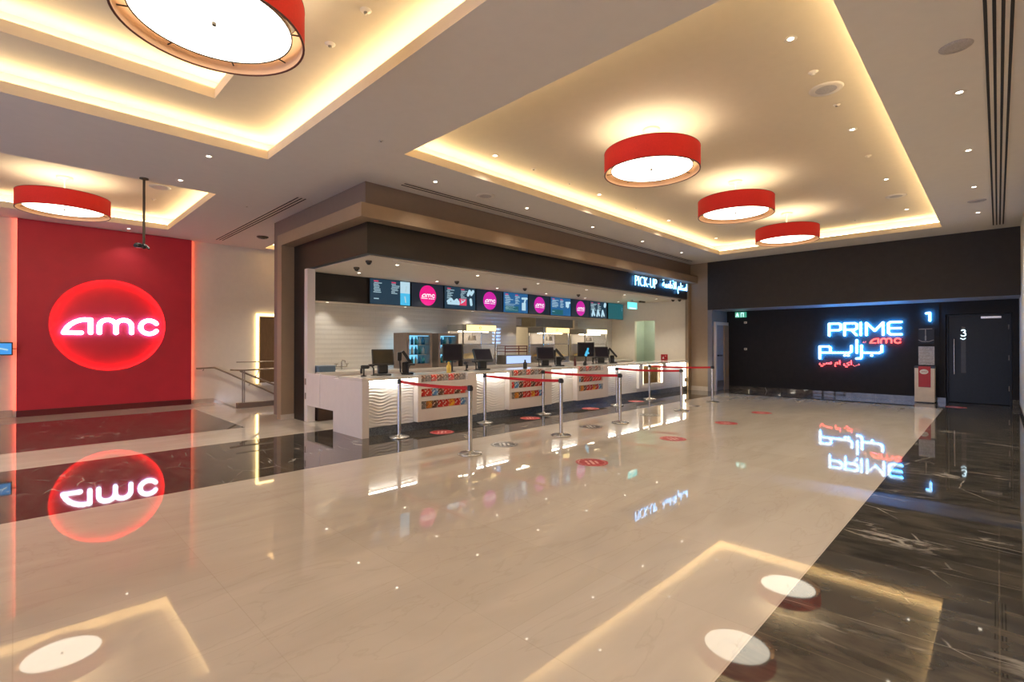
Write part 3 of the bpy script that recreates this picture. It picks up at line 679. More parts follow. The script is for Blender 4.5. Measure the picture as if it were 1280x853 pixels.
# ------------------------------------------------------------------ stairs: handrails, kerb, backlit panel
t = thing('wall_handrail', 'bronze handrail on the beige wall sloping down beside the red panel', 'handrail', (3.2, 14.27, .88))
m = MB(); m.tube([(0, 0, 0), (.40, 0, .01), (.68, 0, -.13), (1.85, 0, -.76), (2.6, 0, -1.16)], .022); m.build('rail', RAILM, t)
for x, z in ((.16, 0), (1.24, -.43), (2.2, -.94)):
    m = MB(); m.tube([(x, 0, z), (x, 0, z - .05), (x, .09, z - .06)], .009, 8); m.build('bracket', RAILM, t)
t = thing('stair_guardrail', 'bronze guard rail with a post on the low brown kerb by the stairs', 'railing', (3.63, 12.56, 0))
m = MB(); m.box(0, -.06, 0, 4.3, .06, .12); m.build('kerb', BROWN, t)
for x in (.14, 2.1, 4.1):
    m = MB(); m.cyl((x - .018, 0, .12), (x - .018, 0, .87), .014, 10); m.cyl((x + .022, 0, .12), (x + .022, 0, .87), .014, 10); m.build('post', RAILM, t)
m = MB(); m.tube([(-.14, 0, .90), (.1, 0, .885), (1.0, 0, .895), (4.2, 0, .895)], .02); m.build('top_rail', RAILM, t)
m = MB(); m.cyl((.02, .10, 1.07), (4.2, .10, 1.07), .012, 8); m.build('upper_bar', RAILM, t)
m = MB(); m.tube([(.1, .10, .86), (.35, .10, .74), (1.1, .10, .38), (2.8, .10, -.5)], .022); m.build('sloping_rail', RAILM, t)
m = MB(); m.tube([(.42, .10, .70), (.46, .05, .76), (.48, 0, .88)], .01, 8); m.build('bracket', RAILM, t)
t = thing('backlit_panel', 'tall brown wall panel with a glowing warm edge above the stairs', 'panel', (4.62, 14.36, .42))
m = MB(); m.box(.07, -.09, .02, 1.5, -.05, 1.82); m.build('panel_board', WOODB, t)
m = MB(); m.box(0, -.055, .0, .05, -.015, 1.9); m.box(.05, -.055, 1.85, 1.5, -.015, 1.9); m.build('warm_light_strip', E_WARMDOOR, t)
m = MB(); m.box(.10, -.16, -.05, 1.4, -.05, .02); m.build('sill', WHITE, t)

# ------------------------------------------------------------------ concession counter
CT = .95
ctr = thing('concession_counter', 'long white serving counter with wavy lit panels under the black fascia', 'counter', (3.85, 7.12, 0))
def cp(x): return x - 3.85
m = MB(); m.box(0, .14, CT - .045, 11.75, .82, CT)
for xa, xb in ((3.85, 4.875), (6.225, 7.095), (8.445, 9.375), (10.685, 15.6)): m.box(cp(xa), 0, CT - .045, cp(xb), .14, CT)
m.build('worktop', WORKT, ctr)
m = MB(); m.box(0, 0, 0, .10, 1.0, CT - .045); m.build('end_panel', WHITE, ctr)
m = MB(); m.box(.10, .14, .14, 11.75, .80, CT - .05); m.build('carcass', WHITE, ctr)
m = MB(); m.box(.10, .11, 0, 11.6, .78, .14); m.build('plinth', PLINTH, ctr)
def wave(xa, xb):
    mb = MB(); nx = max(12, int((xb - xa) / .03)); nz = 72; vs = []; z0, z1 = .14, CT - .07
    for j in range(nz + 1):
        for i in range(nx + 1):
            x = xa + (xb - xa) * i / nx; z = z0 + (z1 - z0) * j / nz
            ph = z / .052 + .55 * math.sin(2 * PI * x / .85 + z * 3) + .3 * math.sin(2 * PI * x / .37 + 1.3 - z * 5)
            amp = .008 * (.55 + .45 * math.sin(2 * PI * x / 1.1 + z * 6))
            s = math.sin(2 * PI * ph); vs.append((cp(x), .105 - amp * (s + .35 * math.sin(4 * PI * ph)), z))
    fs = [(j * (nx + 1) + i, j * (nx + 1) + i + 1, (j + 1) * (nx + 1) + i + 1, (j + 1) * (nx + 1) + i) for j in range(nz) for i in range(nx)]
    mb.add(vs, fs, 0, True); mb.build('wave_panel', WAVE, ctr)
    mb = MB(); mb.box(cp(xa), .022, CT - .062, cp(xb), .045, CT - .046); mb.build('light_strip', E_CTR, ctr)
for xa, xb in ((3.97, 4.875), (6.225, 7.095), (8.445, 9.375), (10.685, 12.28), (13.86, 15.10)): wave(xa, xb)
m = MB(); m.box(cp(3.95), 0, 0, cp(3.97), .14, CT - .045); m.build('edge_trim', WHITE, ctr)
# lit hatch niche near the pick-up end
m = MB()
m.box(cp(12.28), .02, .24, cp(13.86), .14, .34); m.box(cp(12.28), .02, .34, cp(12.50), .14, CT - .045); m.box(cp(13.64), .02, .34, cp(13.86), .14, CT - .045)
m.box(cp(12.28), .10, .14, cp(13.86), .14, .24)
m.build('hatch_frame', WAVE, ctr)
m = MB(); m.box(cp(12.505), .03, .345, cp(12.53), .06, CT - .06); m.box(cp(13.61), .03, .345, cp(13.635), .06, CT - .06); m.box(cp(12.53), .03, CT - .075, cp(13.61), .06, CT - .05); m.build('hatch_light', E_NICHE, ctr)
m = MB(); m.box(cp(12.55), .10, .36, cp(13.60), .135, CT - .08); m.build('hatch_glass', mat('amber_glass_panel', (.22, .14, .06), .12, var=.4, stretch=(6, 1, 1)), ctr)
m = MB(); m.box(cp(15.12), .06, .14, cp(15.26), .09, CT - .05); m.build('upright_light', E_NICHE, ctr)
m = MB(); m.cyl((cp(15.2), .05, .28), (cp(15.2), .05, .40), .06, 18); m.build('round_bracket', TAN, ctr)
# swing gate at the left end
gt = thing('counter_gate', 'pair of white swing gate leaves between counter end and white post', 'gate', (3.90, 8.14, 0))
for y0, y1, hy in ((0, .62, .03), (.64, 1.27, 1.24)):
    m = MB(); m.bbox(0, y0, .33, .05, y1, .94, .006); leaf = m.build('gate_leaf', WHITE, gt)
    for z in (.45, .72):
        m = MB(); m.box(-.006, hy - .02, z, 0, hy + .02, z + .12); m.build('hinge', STEELD, leaf)
# back counter
bc = thing('back_counter', 'long white back counter against the tiled wall behind the tills', 'counter', (4.115, 9.25, 0))
m = MB(); m.box(0, 0, .90, 11.38, .94, .95); m.build('worktop', WORKT, bc)
m = MB(); m.box(0, .04, .82, 11.38, .94, .90); m.box(0, .04, .70, .5, .94, .82); m.build('apron', WHITE, bc)
m = MB(); m.box(0.02, .10, 0, 11.38, .94, .82); m.build('cupboards', mat('dark_brown_cupboard', (.06, .03, .018), .5), bc)
t = thing('sink_tap', 'chrome twin-handled tap with a high spout on the back counter by the post', 'tap', (4.90, 9.95, .95))
m = MB(); m.tube([(0, 0, 0), (0, 0, .16), (0, -.05, .2), (0, -.14, .19), (0, -.16, .15)], .014, 10); m.build('spout', STEEL, t)
for sx in (-1, 1):
    m = MB(); m.tube([(0, 0, .06), (sx * .12, 0, .06), (sx * .12, 0, .12)], .012, 8); m.box(sx * .12 - .04, -.012, .115, sx * .12 + .04, .012, .13); m.build('tap_handle', STEEL, t)
t = thing('storage_bin', 'blue-grey plastic bin on the back counter beside the white post', 'bin', (4.30, 9.45, .95))
m = MB(); m.bbox(-.18, -.12, 0, .18, .12, .11, .015); m.build('body', mat('blue_grey_plastic', (.10, .15, .20), .4), t)
m = MB(); m.bbox(-.19, -.13, .10, .19, .13, .125, .01); m.build('lid', mat('blue_grey_lid', (.15, .20, .26), .4), t)

# ------------------------------------------------------------------ menu screens
SX = [5.41, 6.47, 7.43, 8.47, 9.46, 10.48, 11.47, 12.5, 13.49, 14.58]
SW = [1.04, .94, 1.02, .97, 1.0, .97, 1.0, .97, 1.0, .97]
kinds = 'mlmlmlmlmd'
mi_ = li_ = 0
for i, (x, wd, k) in enumerate(zip(SX, SW, kinds)):
    if k == 'm': lab = f'{ORD[mi_]} menu screen from the kiosk post, {["showing a pale and sky blue side column", "showing white food photos and a pink square", "showing blue text rows and a pale bottle", "showing a dark blue drink menu", "showing three pale blue shapes"][mi_]}'; mi_ += 1
    elif k == 'l': lab = f'{ORD[li_]} screen from the kiosk post with a magenta disc and white "amc" logo'; li_ += 1
    else: lab = 'last mostly dark teal menu screen at the pick-up end'
    t = thing('menu_screen', lab, 'screen', (x + wd / 2, 9.737, 2.655), 0, 'row of menu screens over the counter')
    h = .275; hw = wd / 2 - .012
    m = MB(); m.box(-hw - .006, -.05, -h - .006, hw + .006, 0, h + .006); m.build('bezel', BLACK, t)
    m = MB(); m.box(-hw, -.053, -h, hw, -.05, h); base = E_SCR if k == 'l' else E_SCRT if k == 'd' else E_SCRB if mi_ in (3, 4) else E_SCRM
    m.build('display', base, t)
    y0, y1 = -.057, -.053
    rnd = random.Random(i)
    if k == 'l':
        m = MB(); m.prism_xz([(.24 * math.cos(2 * PI * a / 48), .24 * math.sin(2 * PI * a / 48)) for a in range(48)], y0, y1); m.build('logo_disc', E_MAG if li_ < 2 else E_MAG2, t)
        mb = logo_mb(.22, .004, y0); mb.strokes([[(-.19, -.075), (-.02, -.075)], [(.03, -.077), (.06, -.077)], [(.09, -.077), (.12, -.077)], [(.15, -.077), (.18, -.077)]], .018, y0 - .004, y0); mb.build('logo_letters', E_LOGO, t)
    elif k == 'm':
        txt = MB(); pk = MB()
        for c0, c1 in (((-.44, -.22), (.0, .2)) if mi_ in (1, 2) else ((-.44, -.1), (-.05, .15))):
            z = .19
            pk.box(c0 + .02, y0, .21, c0 + .13, y1, .235)
            while z > -.02:
                a = c0 + rnd.random() * .03; b = a + (c1 - c0) * (.4 + .6 * rnd.random()); txt.box(a, y0, z - .011, b, y1, z + .003); z -= .034
        txt.box(-.42, y0, -.17, -.30, y1, -.15)
        if mi_ == 3:
            for q in range(5): txt.box(-.42, y0, -.05 - q * .04, -.42 + .3 + .2 * rnd.random(), y1, -.04 - q * .04)
        txt.build('menu_text', E_TXT, t); pk.build('menu_heading', E_PINK, t)
        ph = MB()
        if mi_ == 1:
            ph.box(hw - .26, y0, .0, hw - .005, y1, h - .01); ph.build('photo', E_PALE, t); ph = MB(); ph.box(hw - .26, y0, -h + .005, hw - .005, y1, 0); ph.build('photo', E_SKY, t)
            ph = MB(); ph.strokes([[(hw - .14, -.08), (hw - .12, -.2)], [(hw - .12, .05), (hw - .10, .16)]], .03, y0 - .003, y0); ph.build('photo', E_TXT, t)
        elif mi_ == 2:
            ph.strokes([[(-.40, -.10), (-.30, -.04), (-.22, -.12), (-.12, -.05), (-.06, -.11)], [(-.38, -.14), (-.05, -.14)]], .07, y0, y1); ph.strokes([[(.34, -.02), (.36, -.14)], [(.25, .1), (.3, .2), (.36, .12), (.42, .2)]], .08, y0, y1); ph.build('photo', E_PALE, t)
            ph = MB(); ph.box(-.04, y0, -.18, .20, y1, -.01); ph.build('photo', E_PINK, t)
            ph = MB(); ph.strokes([[(.02, -.12), (.14, -.05)], [(.03, -.06), (.08, -.1)]], .03, y0 - .004, y0); ph.build('photo', E_PALE, t)
        elif mi_ in (3, 4):
            ph.bbox(.24, y0, -.20 if mi_ == 3 else .0, .40, y1, .02 if mi_ == 3 else .14, .001); ph.strokes([[(.34, .0), (.38, .1)], [(.25, .14), (.45, .15)]], .06, y0, y1); ph.build('photo', E_PALE, t)
            ph = MB(); ph.box(-.43, y0, -h + .02, .1, y1, -.1); ph.build('photo', E_SCRT, t)
        else:
            for q in (-.36, -.08, .2): ph.strokes([[(q, -.2), (q + .05, -.02), (q + .13, -.18)]], .08, y0, y1)
            ph.strokes([[(.38, .16), (.40, .2)]], .14, y0, y1); ph.build('photo', E_PALE, t)
    else:
        m = MB(); m.box(-hw, y0, .0, hw, y1, h); m.build('photo', E_SCRT, t)
        m = MB(); m.box(.36, y0, .02, .43, y1, .15); m.build('photo', E_TXT, t)

# ------------------------------------------------------------------ glowing signs
o = thing('pickup_sign', 'glowing white "PICK-UP" lettering with Arabic on the black fascia', 'sign', (12.62, 7.15, 3.12))
mb = text_mb('PICK-UP', .27, .008, 1.20, .5, -.05, -.016); mb.build('latin_lettering', E_CYAN, o); halo(mb, o, E_HALOP, y0=-.045, y1=-.035)
mb = text_mb('\ufe94\ufee4\ufecc\ufec3\ufef7\ufe8d \ufee2\ufee0\ufe98\ufeb3\ufe8d', .40, .008, 1.62, .5, -.05, -.006)
ar = mb.build('arabic_lettering', E_CYAN, o); ar.location = (1.76, 0, -.05); halo(mb, o, E_HALOP, y0=-.045, y1=-.035, loc=ar.location)

o = thing('prime_sign', 'glowing white and red cinema sign in two scripts on the dark wall', 'sign', (16.7, 2.78, 0), -PI / 2)
def lx(y): return 2.78 - y
D0, D1 = -.10, -.075
P = MB()
P.strokes([[(lx(3.487), 1.74), (lx(3.487), 2.08), (lx(3.25), 2.08), (lx(3.20), 2.05), (lx(3.20), 1.92), (lx(3.25), 1.89), (lx(3.47), 1.89)],
           [(lx(3.11), 1.74), (lx(3.11), 2.08), (lx(2.87), 2.08), (lx(2.82), 2.05), (lx(2.82), 1.93), (lx(2.87), 1.90), (lx(3.09), 1.90)], [(lx(2.95), 1.90), (lx(2.83), 1.745)],
           [(lx(2.73), 1.745), (lx(2.73), 2.085)],
           [(lx(2.60), 1.745), (lx(2.60), 2.08), (lx(2.41), 1.86), (lx(2.225), 2.08), (lx(2.225), 1.745)],
           [(lx(1.835), 2.085), (lx(2.06), 2.085), (lx(2.11), 2.05), (lx(2.11), 1.80), (lx(2.06), 1.755), (lx(1.835), 1.755)], [(lx(2.10), 1.92), (lx(1.85), 1.92)]], .058, D0, D1, caps=True)
P.build('latin_lettering', E_CYAN, o); halo(P, o, E_HALO)
Q = MB()
Q.strokes([[(lx(3.725), 1.07), (lx(3.725), 1.42), (lx(3.50), 1.42), (lx(3.46), 1.39), (lx(3.46), 1.255)], [(lx(3.725), 1.24), (lx(3.0), 1.245), (lx(2.95), 1.28), (lx(2.95), 1.44)],
           [(lx(2.822), 1.60), (lx(2.822), 1.245)], [(lx(2.713), 1.45), (lx(2.713), 1.13), (lx(2.74), 1.09), (lx(2.83), 1.085)],
           [(lx(2.70), 1.25), (lx(2.31), 1.25), (lx(2.255), 1.29), (lx(2.255), 1.44)]], .058, D0, D1)
Q.strokes([[(lx(3.115), 1.165), (lx(3.10), 1.165)], [(lx(3.03), 1.165), (lx(3.015), 1.165)], [(lx(2.49), 1.175), (lx(2.475), 1.175)]], .055, D0, D1)
Q.build('arabic_lettering', E_CYAN, o); halo(Q, o, E_HALO)
mb = logo_mb(.40, .035, D1); lg = mb.build('red_logo', E_RED, o); lg.location = (lx(2.195), 0, 1.59); halo(mb, o, E_REDHALO, loc=lg.location)
mb = text_mb('AT', .05, .02, None, .5, D1); a_ = mb.build('small_word', E_RED, o); a_.location = (lx(2.64), 0, 1.52)
mb = text_mb('\ufef2\ufeb3 \ufee1\ufe8d \ufef1\ufe8d', .20, .03, .80, 0, D1, .012); a_ = mb.build('red_arabic_lettering', E_RED, o); a_.location = (lx(3.74), 0, .83); halo(mb, o, E_REDHALO, loc=a_.location)
mb = text_mb('\ufef2\ufed3', .09, .02, .16, 0, D1); a_ = mb.build('small_word', E_RED, o); a_.location = (lx(2.91), 0, .86)
for px_, pz in ((3.487, 1.9), (3.11, 1.9), (2.73, 1.9), (2.60, 1.9), (2.225, 1.9), (2.11, 1.9), (3.725, 1.3), (2.822, 1.4), (2.5, 1.25), (2.34, 1.52), (1.97, 1.53), (3.6, .88), (3.1, .92)):
    m = MB(); m.cyl((lx(px_), D1 + .002, pz), (lx(px_), 0, pz), .006, 8); m.build('mounting_pin', BLACK, o)
o = thing('screen_number_sign', 'glowing white numeral one high on the dark panel beside the door', 'sign', (16.68, 1.27, 2.10), -PI / 2)
mb = MB(); mb.strokes([[(-.05, .19), (.02, .20), (.02, 0)]], .055, -.09, -.07); mb.build('numeral', E_CYAN, o); pin = MB(); pin.cyl((.02, -.072, .1), (.02, 0, .1), .006, 8); pin.build('mounting_pin', BLACK, o); halo(mb, o, E_HALO)
o = thing('wall_drawing_plate', 'faint line drawing plate below the glowing numeral', 'plate', (16.68, 1.33, 1.50), -PI / 2)
mb = MB(); mb.box(-.16, -.012, 0, .16, 0, .42); mb.build('board', DOORM, o)
mb = MB(); mb.strokes([[(-.14, .38), (.12, .39)], [(-.01, .37), (-.01, .12)]], .012, -.018, -.012); mb.strokes([[(-.15, .10), (-.08, .06), (.06, .06), (.15, .10)]], .012, -.018, -.012); mb.strokes([[(-.01, .20), (-.01, .10)]], .03, -.018, -.012); mb.build('line_drawing', STEELD, o)
o = thing('wall_notice', 'grey printed notice sheet on the dark panel above the red sign', 'notice', (16.68, 1.325, .95), -PI / 2)
mb = MB(); mb.box(-.16, -.010, 0, .16, 0, .48); mb.build('sheet', PAPER, o)
mb = MB()
for q in range(5): mb.box(-.13, -.012, .06 + q * .08, .12 - .05 * (q % 2), -.010, .075 + q * .08)
mb.box(-.02, -.012, .05, -.012, -.010, .44); mb.build('print', GREYP, o)
# hand sanitiser stand with red sign
t = thing('sanitiser_stand', 'white floor stand with a red sign panel beside the dark cinema door', 'stand', (16.25, 1.33, 0), -PI / 2)
m = MB(); m.bbox(-.20, 0, .02, .20, .26, .92, .01); m.build('cabinet', mat('ivory_laminate', (.66, .56, .45), .35), t)
m = MB(); m.box(-.17, .03, 0, .17, .23, .02); m.build('foot', BLACK, t)
m = MB(); m.box(-.205, -.004, .88, .205, .262, .925); m.build('top_edge', BLACK, t)
m = MB(); m.box(-.12, -.012, .40, .12, 0, .93); sgn = m.build('sign_board', REDSIGN, t)
m = MB(); m.prism_xz([(-.01 + .085 * math.cos(2 * PI * a / 32), .79 + .062 * math.sin(2 * PI * a / 32)) for a in range(32)], -.015, -.012); m.build('logo_oval', STK_W, sgn)
mb = logo_mb(.065, .002, -.015); l_ = mb.build('logo_letters', REDSIGN, sgn); l_.location = (-.01, 0, .79)
# exit signs
t = thing('exit_sign', 'small green running-man exit sign on the dark wall under the overhang', 'sign', (16.62, 5.96, 2.36), -PI / 2)
m = MB(); m.box(-.16, -.03, 0, .16, .08, .17); m.build('housing', E_GREEN, t)
m = MB(); m.prism_xz([(-.09 + .016 * math.cos(2 * PI * a / 12), .138 + .016 * math.sin(2 * PI * a / 12)) for a in range(12)], -.034, -.03); m.strokes([[(-.09, .115), (-.085, .07), (-.055, .05), (-.06, .02)], [(-.085, .07), (-.115, .04), (-.14, .045)], [(-.125, .09), (-.09, .11), (-.06, .085)]], .018, -.034, -.03)
m.strokes([[(.03, .02), (.03, .14), (.10, .14), (.10, .02)]], .018, -.034, -.03); m.build('pictogram', E_TEALW, t)
t = thing('hanging_exit_sign', 'teal glowing exit sign hung from the kiosk ceiling past the menu screens', 'sign', (14.2, 8.5, 2.94))
m = MB(); m.box(-.03, -.03, -.05, .03, .03, 0); m.box(-.30, -.02, -.09, .30, .02, -.05); m.build('bracket', WHITEP, t)
m = MB(); m.box(-.28, -.006, -.30, .28, .006, -.09); m.build('glowing_plate', E_TEAL, t)
m = MB(); m.box(-.20, -.012, -.30, .20, .012, -.26); m.build('pale_edge', E_TEALW, t)
for z, l in ((2.19, 'upper small white wall device on the dark wall near the exit sign'), (1.33, 'lower small white wall device on the dark wall below the exit sign')):
    t = thing('wall_device', l, 'switch', (16.7, 5.83, z), -PI / 2)
    m = MB(); m.bbox(-.045, -.025, -.035, .045, 0, .035, .008); m.build('plate', WHITEP, t); m = MB(); m.box(-.015, -.03, -.015, .015, -.025, .015); m.build('button', STEELD, t)
t = thing('red_card_sign', 'small red square sign with a white mark at the pick-up counter end wall', 'sign', (15.60, 8.10, .96), -PI / 2)
m = MB(); m.box(-.12, -.02, -.02, .12, 0, .18); m.build('board', REDSIGN, t); m = MB(); m.prism_xz([(-.07, .03), (.0, .03), (-.03, .11)], -.024, -.02); m.strokes([[(.05, .12), (.06, .13)]], .02, -.024, -.02); m.build('white_mark', STK_W, t)

# ------------------------------------------------------------------ candy displays
def pouch(name, wd, h, d):
    mb = MB(); n = 10; k = 8; vs = []
    for j in range(k + 1):
        f = j / k; z = h * f; th = d * (math.sin(PI * min(1, max(0, f))) ** .55) if 0 < f < 1 else .002
        for i in range(n):
            a = 2 * PI * i / n; wx = wd / 2 * (1 - .06 * math.sin(PI * f)); vs.append((wx * math.copysign(abs(math.cos(a)) ** .8, math.cos(a)), th / 2 * math.sin(a), z))
    fs = [(j * n + i, j * n + (i + 1) % n, (j + 1) * n + (i + 1) % n, (j + 1) * n + i) for j in range(k) for i in range(n)]
    fs += [tuple(range(n - 1, -1, -1)), tuple(range(k * n, k * n + n))]
    mb.add(vs, fs, 0, True); return mb
POUCH = [pouch('p', .135, .15, .05).build('candy_pack', PACKS[0]).data]
bpy.data.objects.remove(bpy.data.objects['candy_pack'])
PM = []
for mt in PACKS:
    me = POUCH[0].copy(); me.materials.clear(); me.materials.append(mt); PM.append(me)
def pack(loc, kind, label, group, rz=0, sc=1.0):
    o = bpy.data.objects.new('candy_pack', PM[kind]); COL.objects.link(o); o.location = loc; o.rotation_euler = (.0, 0, rz); o.scale = (1.06, 1, sc)
    tag(o, label, 'candy pack', group)
DISP = [(4.88, 6.22), (7.10, 8.44), (9.38, 10.68)]
dname = ['the candy display nearest the white end panel', 'the middle candy display', 'the candy display nearest the lit hatch']
for k, (xa, xb) in enumerate(DISP):
    wd = xb - xa
    t = thing('candy_display', f'white candy display unit set in the counter front, {["nearest the white end panel", "middle of three", "nearest the lit hatch"][k]}', 'display unit', (xa, 7.095, 0), 0, 'candy display units')
    m = MB(); m.box(0, 0, .15, .07, .15, .95); m.build('side_panel', WHITE, t)
    m = MB(); m.box(wd - .22, 0, .15, wd, .15, .95); m.build('side_panel', WHITE, t)
    m = MB(); m.box(.07, 0, .15, wd - .22, .15, .36); m.build('bottom_panel', WHITE, t)
    for z, zt in ((.50, .575), (.715, .83)):
        m = MB(); m.box(.07, 0, z, wd - .22, .15, zt); m.build('shelf', WHITE, t)
    m = MB(); m.box(.07, .145, .36, wd - .22, .152, .92); m.build('back_panel', BLACK, t)
    m = MB(); m.box(.07, 0, .83, wd - .22, .006, .90); m.build('acrylic_front', GLASS, t)
    inner = wd - .31; n = 8
    rows = [(.361, 'lower'), (.576, 'upper'), (.831, 'top')]
    seq = [[5, 1, 2, 0, 0, 3, 0, 4], [0, 0, 4, 2, 0, 0, 2, 0], [2, 5, 0, 2, 5, 0, 2, 5]]
    dshort = ['display nearest the white end panel', 'middle candy display', 'display nearest the lit hatch']
    seen = {}
    for r, (z, rn) in enumerate(rows):
        for q in range(n):
            kd = seq[r][(q + (k if r else 0)) % n]
            c = f'{PACKN[kd]} candy pack, {ORD[q]} from left, {rn} row, {dshort[k]}'
            pack((xa + .08 + inner * (q + .5) / n, 7.095 + .06 + (.02 if r == 2 else 0), z), kd, c, f'candy packs on {dname[k]}', random.uniform(-.12, .12), (.9 if r < 2 else .8))

def bottle(loc, label, body, cap, h=.2, r=.03):
    t = thing('bottle', label, 'bottle', loc)
    m = MB(); m.lathe([(0, 0), (r, .002), (r, h * .6), (r * .42, h * .78), (r * .42, h * .92)], n=16); m.build('body', body, t)
    m = MB(); m.lathe([(r * .46, h * .9), (r * .46, h), (0, h)], n=12); m.build('cap', cap, t)
bottle((5.80, 7.42, .95), 'yellow squeeze bottle on the counter above the first candy display', mat('yellow_plastic', (.7, .48, .08), .4), MATS['yellow_plastic'], .21, .045)
bottle((7.92, 7.42, .95), 'dark sauce bottle on the counter above the middle candy display', BLACK, mat('green_cap', (.02, .12, .08), .4), .20, .045)
bottle((9.72, 7.42, .95), 'tall dark bottle on the counter above the candy display nearest the hatch', mat('dark_red_bottle', (.10, .015, .02), .3), BLACK, .24, .032)
bottle((10.1, 7.40, .95), 'short dark jar on the counter above the display nearest the hatch', BLACK, BRONZE, .12, .045)

# ------------------------------------------------------------------ tills
def till(label, loc, rz, tilt=.45, wd=.36, hh=.27, arm=True):
    glass = SCREENB if 'broad screen' in label else SCREENK
    t = thing('till_terminal', label, 'till', loc, rz, 'black till terminals on the counter')
    m = MB(); m.bbox(-.13, -.08, 0, .13, .14, .03, .01); m.build('base', BLACK, t)
    m = MB(); m.bbox(-.085, .0, .03, .085, .12, .22, .015); m.build('column', BLACK, t)
    c, s = math.cos(tilt), math.sin(tilt); zc = .32; yc = .02
    def pt(x, u, d): return (x, yc + u * s - d * c, zc + u * c + d * s)
    m = MB(); vs = [pt(x, u, d) for d in (0, -.05) for x, u in ((-wd / 2, -hh / 2), (wd / 2, -hh / 2), (wd / 2, hh / 2), (-wd / 2, hh / 2))]
    m.add(vs, [(0, 1, 2, 3), (7, 6, 5, 4), (0, 4, 5, 1), (1, 5, 6, 2), (2, 6, 7, 3), (3, 7, 4, 0)]); scr = m.build('screen_case', BLACK, t)
    m = MB(); vs = [pt(x, u, .003) for x, u in ((-wd / 2 + .02, -hh / 2 + .03), (wd / 2 - .02, -hh / 2 + .03), (wd / 2 - .02, hh / 2 - .02), (-wd / 2 + .02, hh / 2 - .02))]
    m.add(vs, [(0, 1, 2, 3)]); m.build('screen_glass', glass, scr)
    # customer display on the back and card reader arm
    m = MB(); m.cyl((.07, .14, .03), (.07, .16, .30), .014, 8); m.bbox(-.06, .13, .24, .17, .20, .40, .012); m.build('customer_display', BLACK, t)
    if arm:
        m = MB(); m.tube([(-.16, .02, 0), (-.16, .02, .12), (-.20, -.02, .18)], .013, 8); m.lathe([(.05, 0), (.05, .012), (0, .014)], (-.16, .02, 0), 14); m.build('reader_arm', BLACK, t)
        m = MB(); m.bbox(-.25, -.10, .165, -.16, .04, .20, .01); m.build('card_reader', BLACK, t)
    return t
def scanner(label, loc, rz):
    t = thing('barcode_scanner', label, 'scanner', loc, rz, 'barcode scanners on stands')
    m = MB(); m.lathe([(0, 0), (.05, .002), (.05, .014), (.02, .02), (.012, .03), (.012, .13)], n=16); m.build('stand', BLACK, t)
    m = MB(); m.bbox(-.035, -.09, .13, .035, .05, .19, .015); m.bbox(-.022, .02, .05, .022, .06, .14, .01); m.build('scanner_head', BLACK, t)
def monitor(label, loc, rz, wd=.40, hh=.34, lit=False):
    t = thing('monitor', label, 'monitor', loc, rz, 'monitors on poles at the counter')
    m = MB(); m.lathe([(0, 0), (.07, .003), (.07, .012), (.018, .018)], n=18); m.cyl((0, 0, .01), (0, .0, .30), .018, 10); m.build('stand', BLACK, t)
    m = MB(); m.bbox(-wd / 2, -.025, .21, wd / 2, .02, .21 + hh, .008); m.build('case', BLACK, t)
    m = MB(); m.box(-wd / 2 + .02, -.029, .23, wd / 2 - .02, -.025, .19 + hh); g = m.build('screen_glass', SCREENK, t)
    if lit:
        m = MB(); m.strokes([[(-.02, .25), (.02, .35), (.06, .30)], [(.0, .24), (.05, .42)]], .05, -.032, -.029); m.build('screen_picture', E_SKY, t)
# operator side is +y; screens face the operator or the customers as the photo shows
till('till with a broad screen facing the hall, nearest the white end panel', (4.52, 7.62, CT), -.35, .30, .37, .28)
till('till turned sideways at the first gap, seen from its side', (5.04, 7.62, CT), 1.05, .6)
scanner('barcode scanner standing nearest the white end of the counter', (4.14, 7.60, CT), 1.2)
monitor('black monitor on a pole behind the first candy display', (6.12, 7.72, CT), -.4)
scanner('barcode scanner between the monitor and the tilted till', (6.47, 7.70, CT), -1.0)
till('tilted till with purple-black glass before the popcorn case', (6.92, 7.68, CT), -.3, .6, .40, .30)
till('till facing the hall behind the middle candy display, arm stretched out', (8.92, 7.68, CT), -.6, .35, .42, .32)
till('till seen from its side just past the middle candy display', (9.52, 7.70, CT), .75, .7, .40, .32)
monitor('monitor with a blue picture on a pole at the far candy display', (10.66, 7.78, CT), -.6, .46, .38, True)
scanner('barcode scanner between the blue-picture monitor and the far tills', (11.02, 7.80, CT), -.8)
till('small till facing the hall past the blue-picture monitor', (11.40, 7.78, CT), -.6, .3, .40, .31)
till('far till seen from its side next to the last wavy panel', (12.02, 7.78, CT), .6, .7, .42, .33, arm=False)

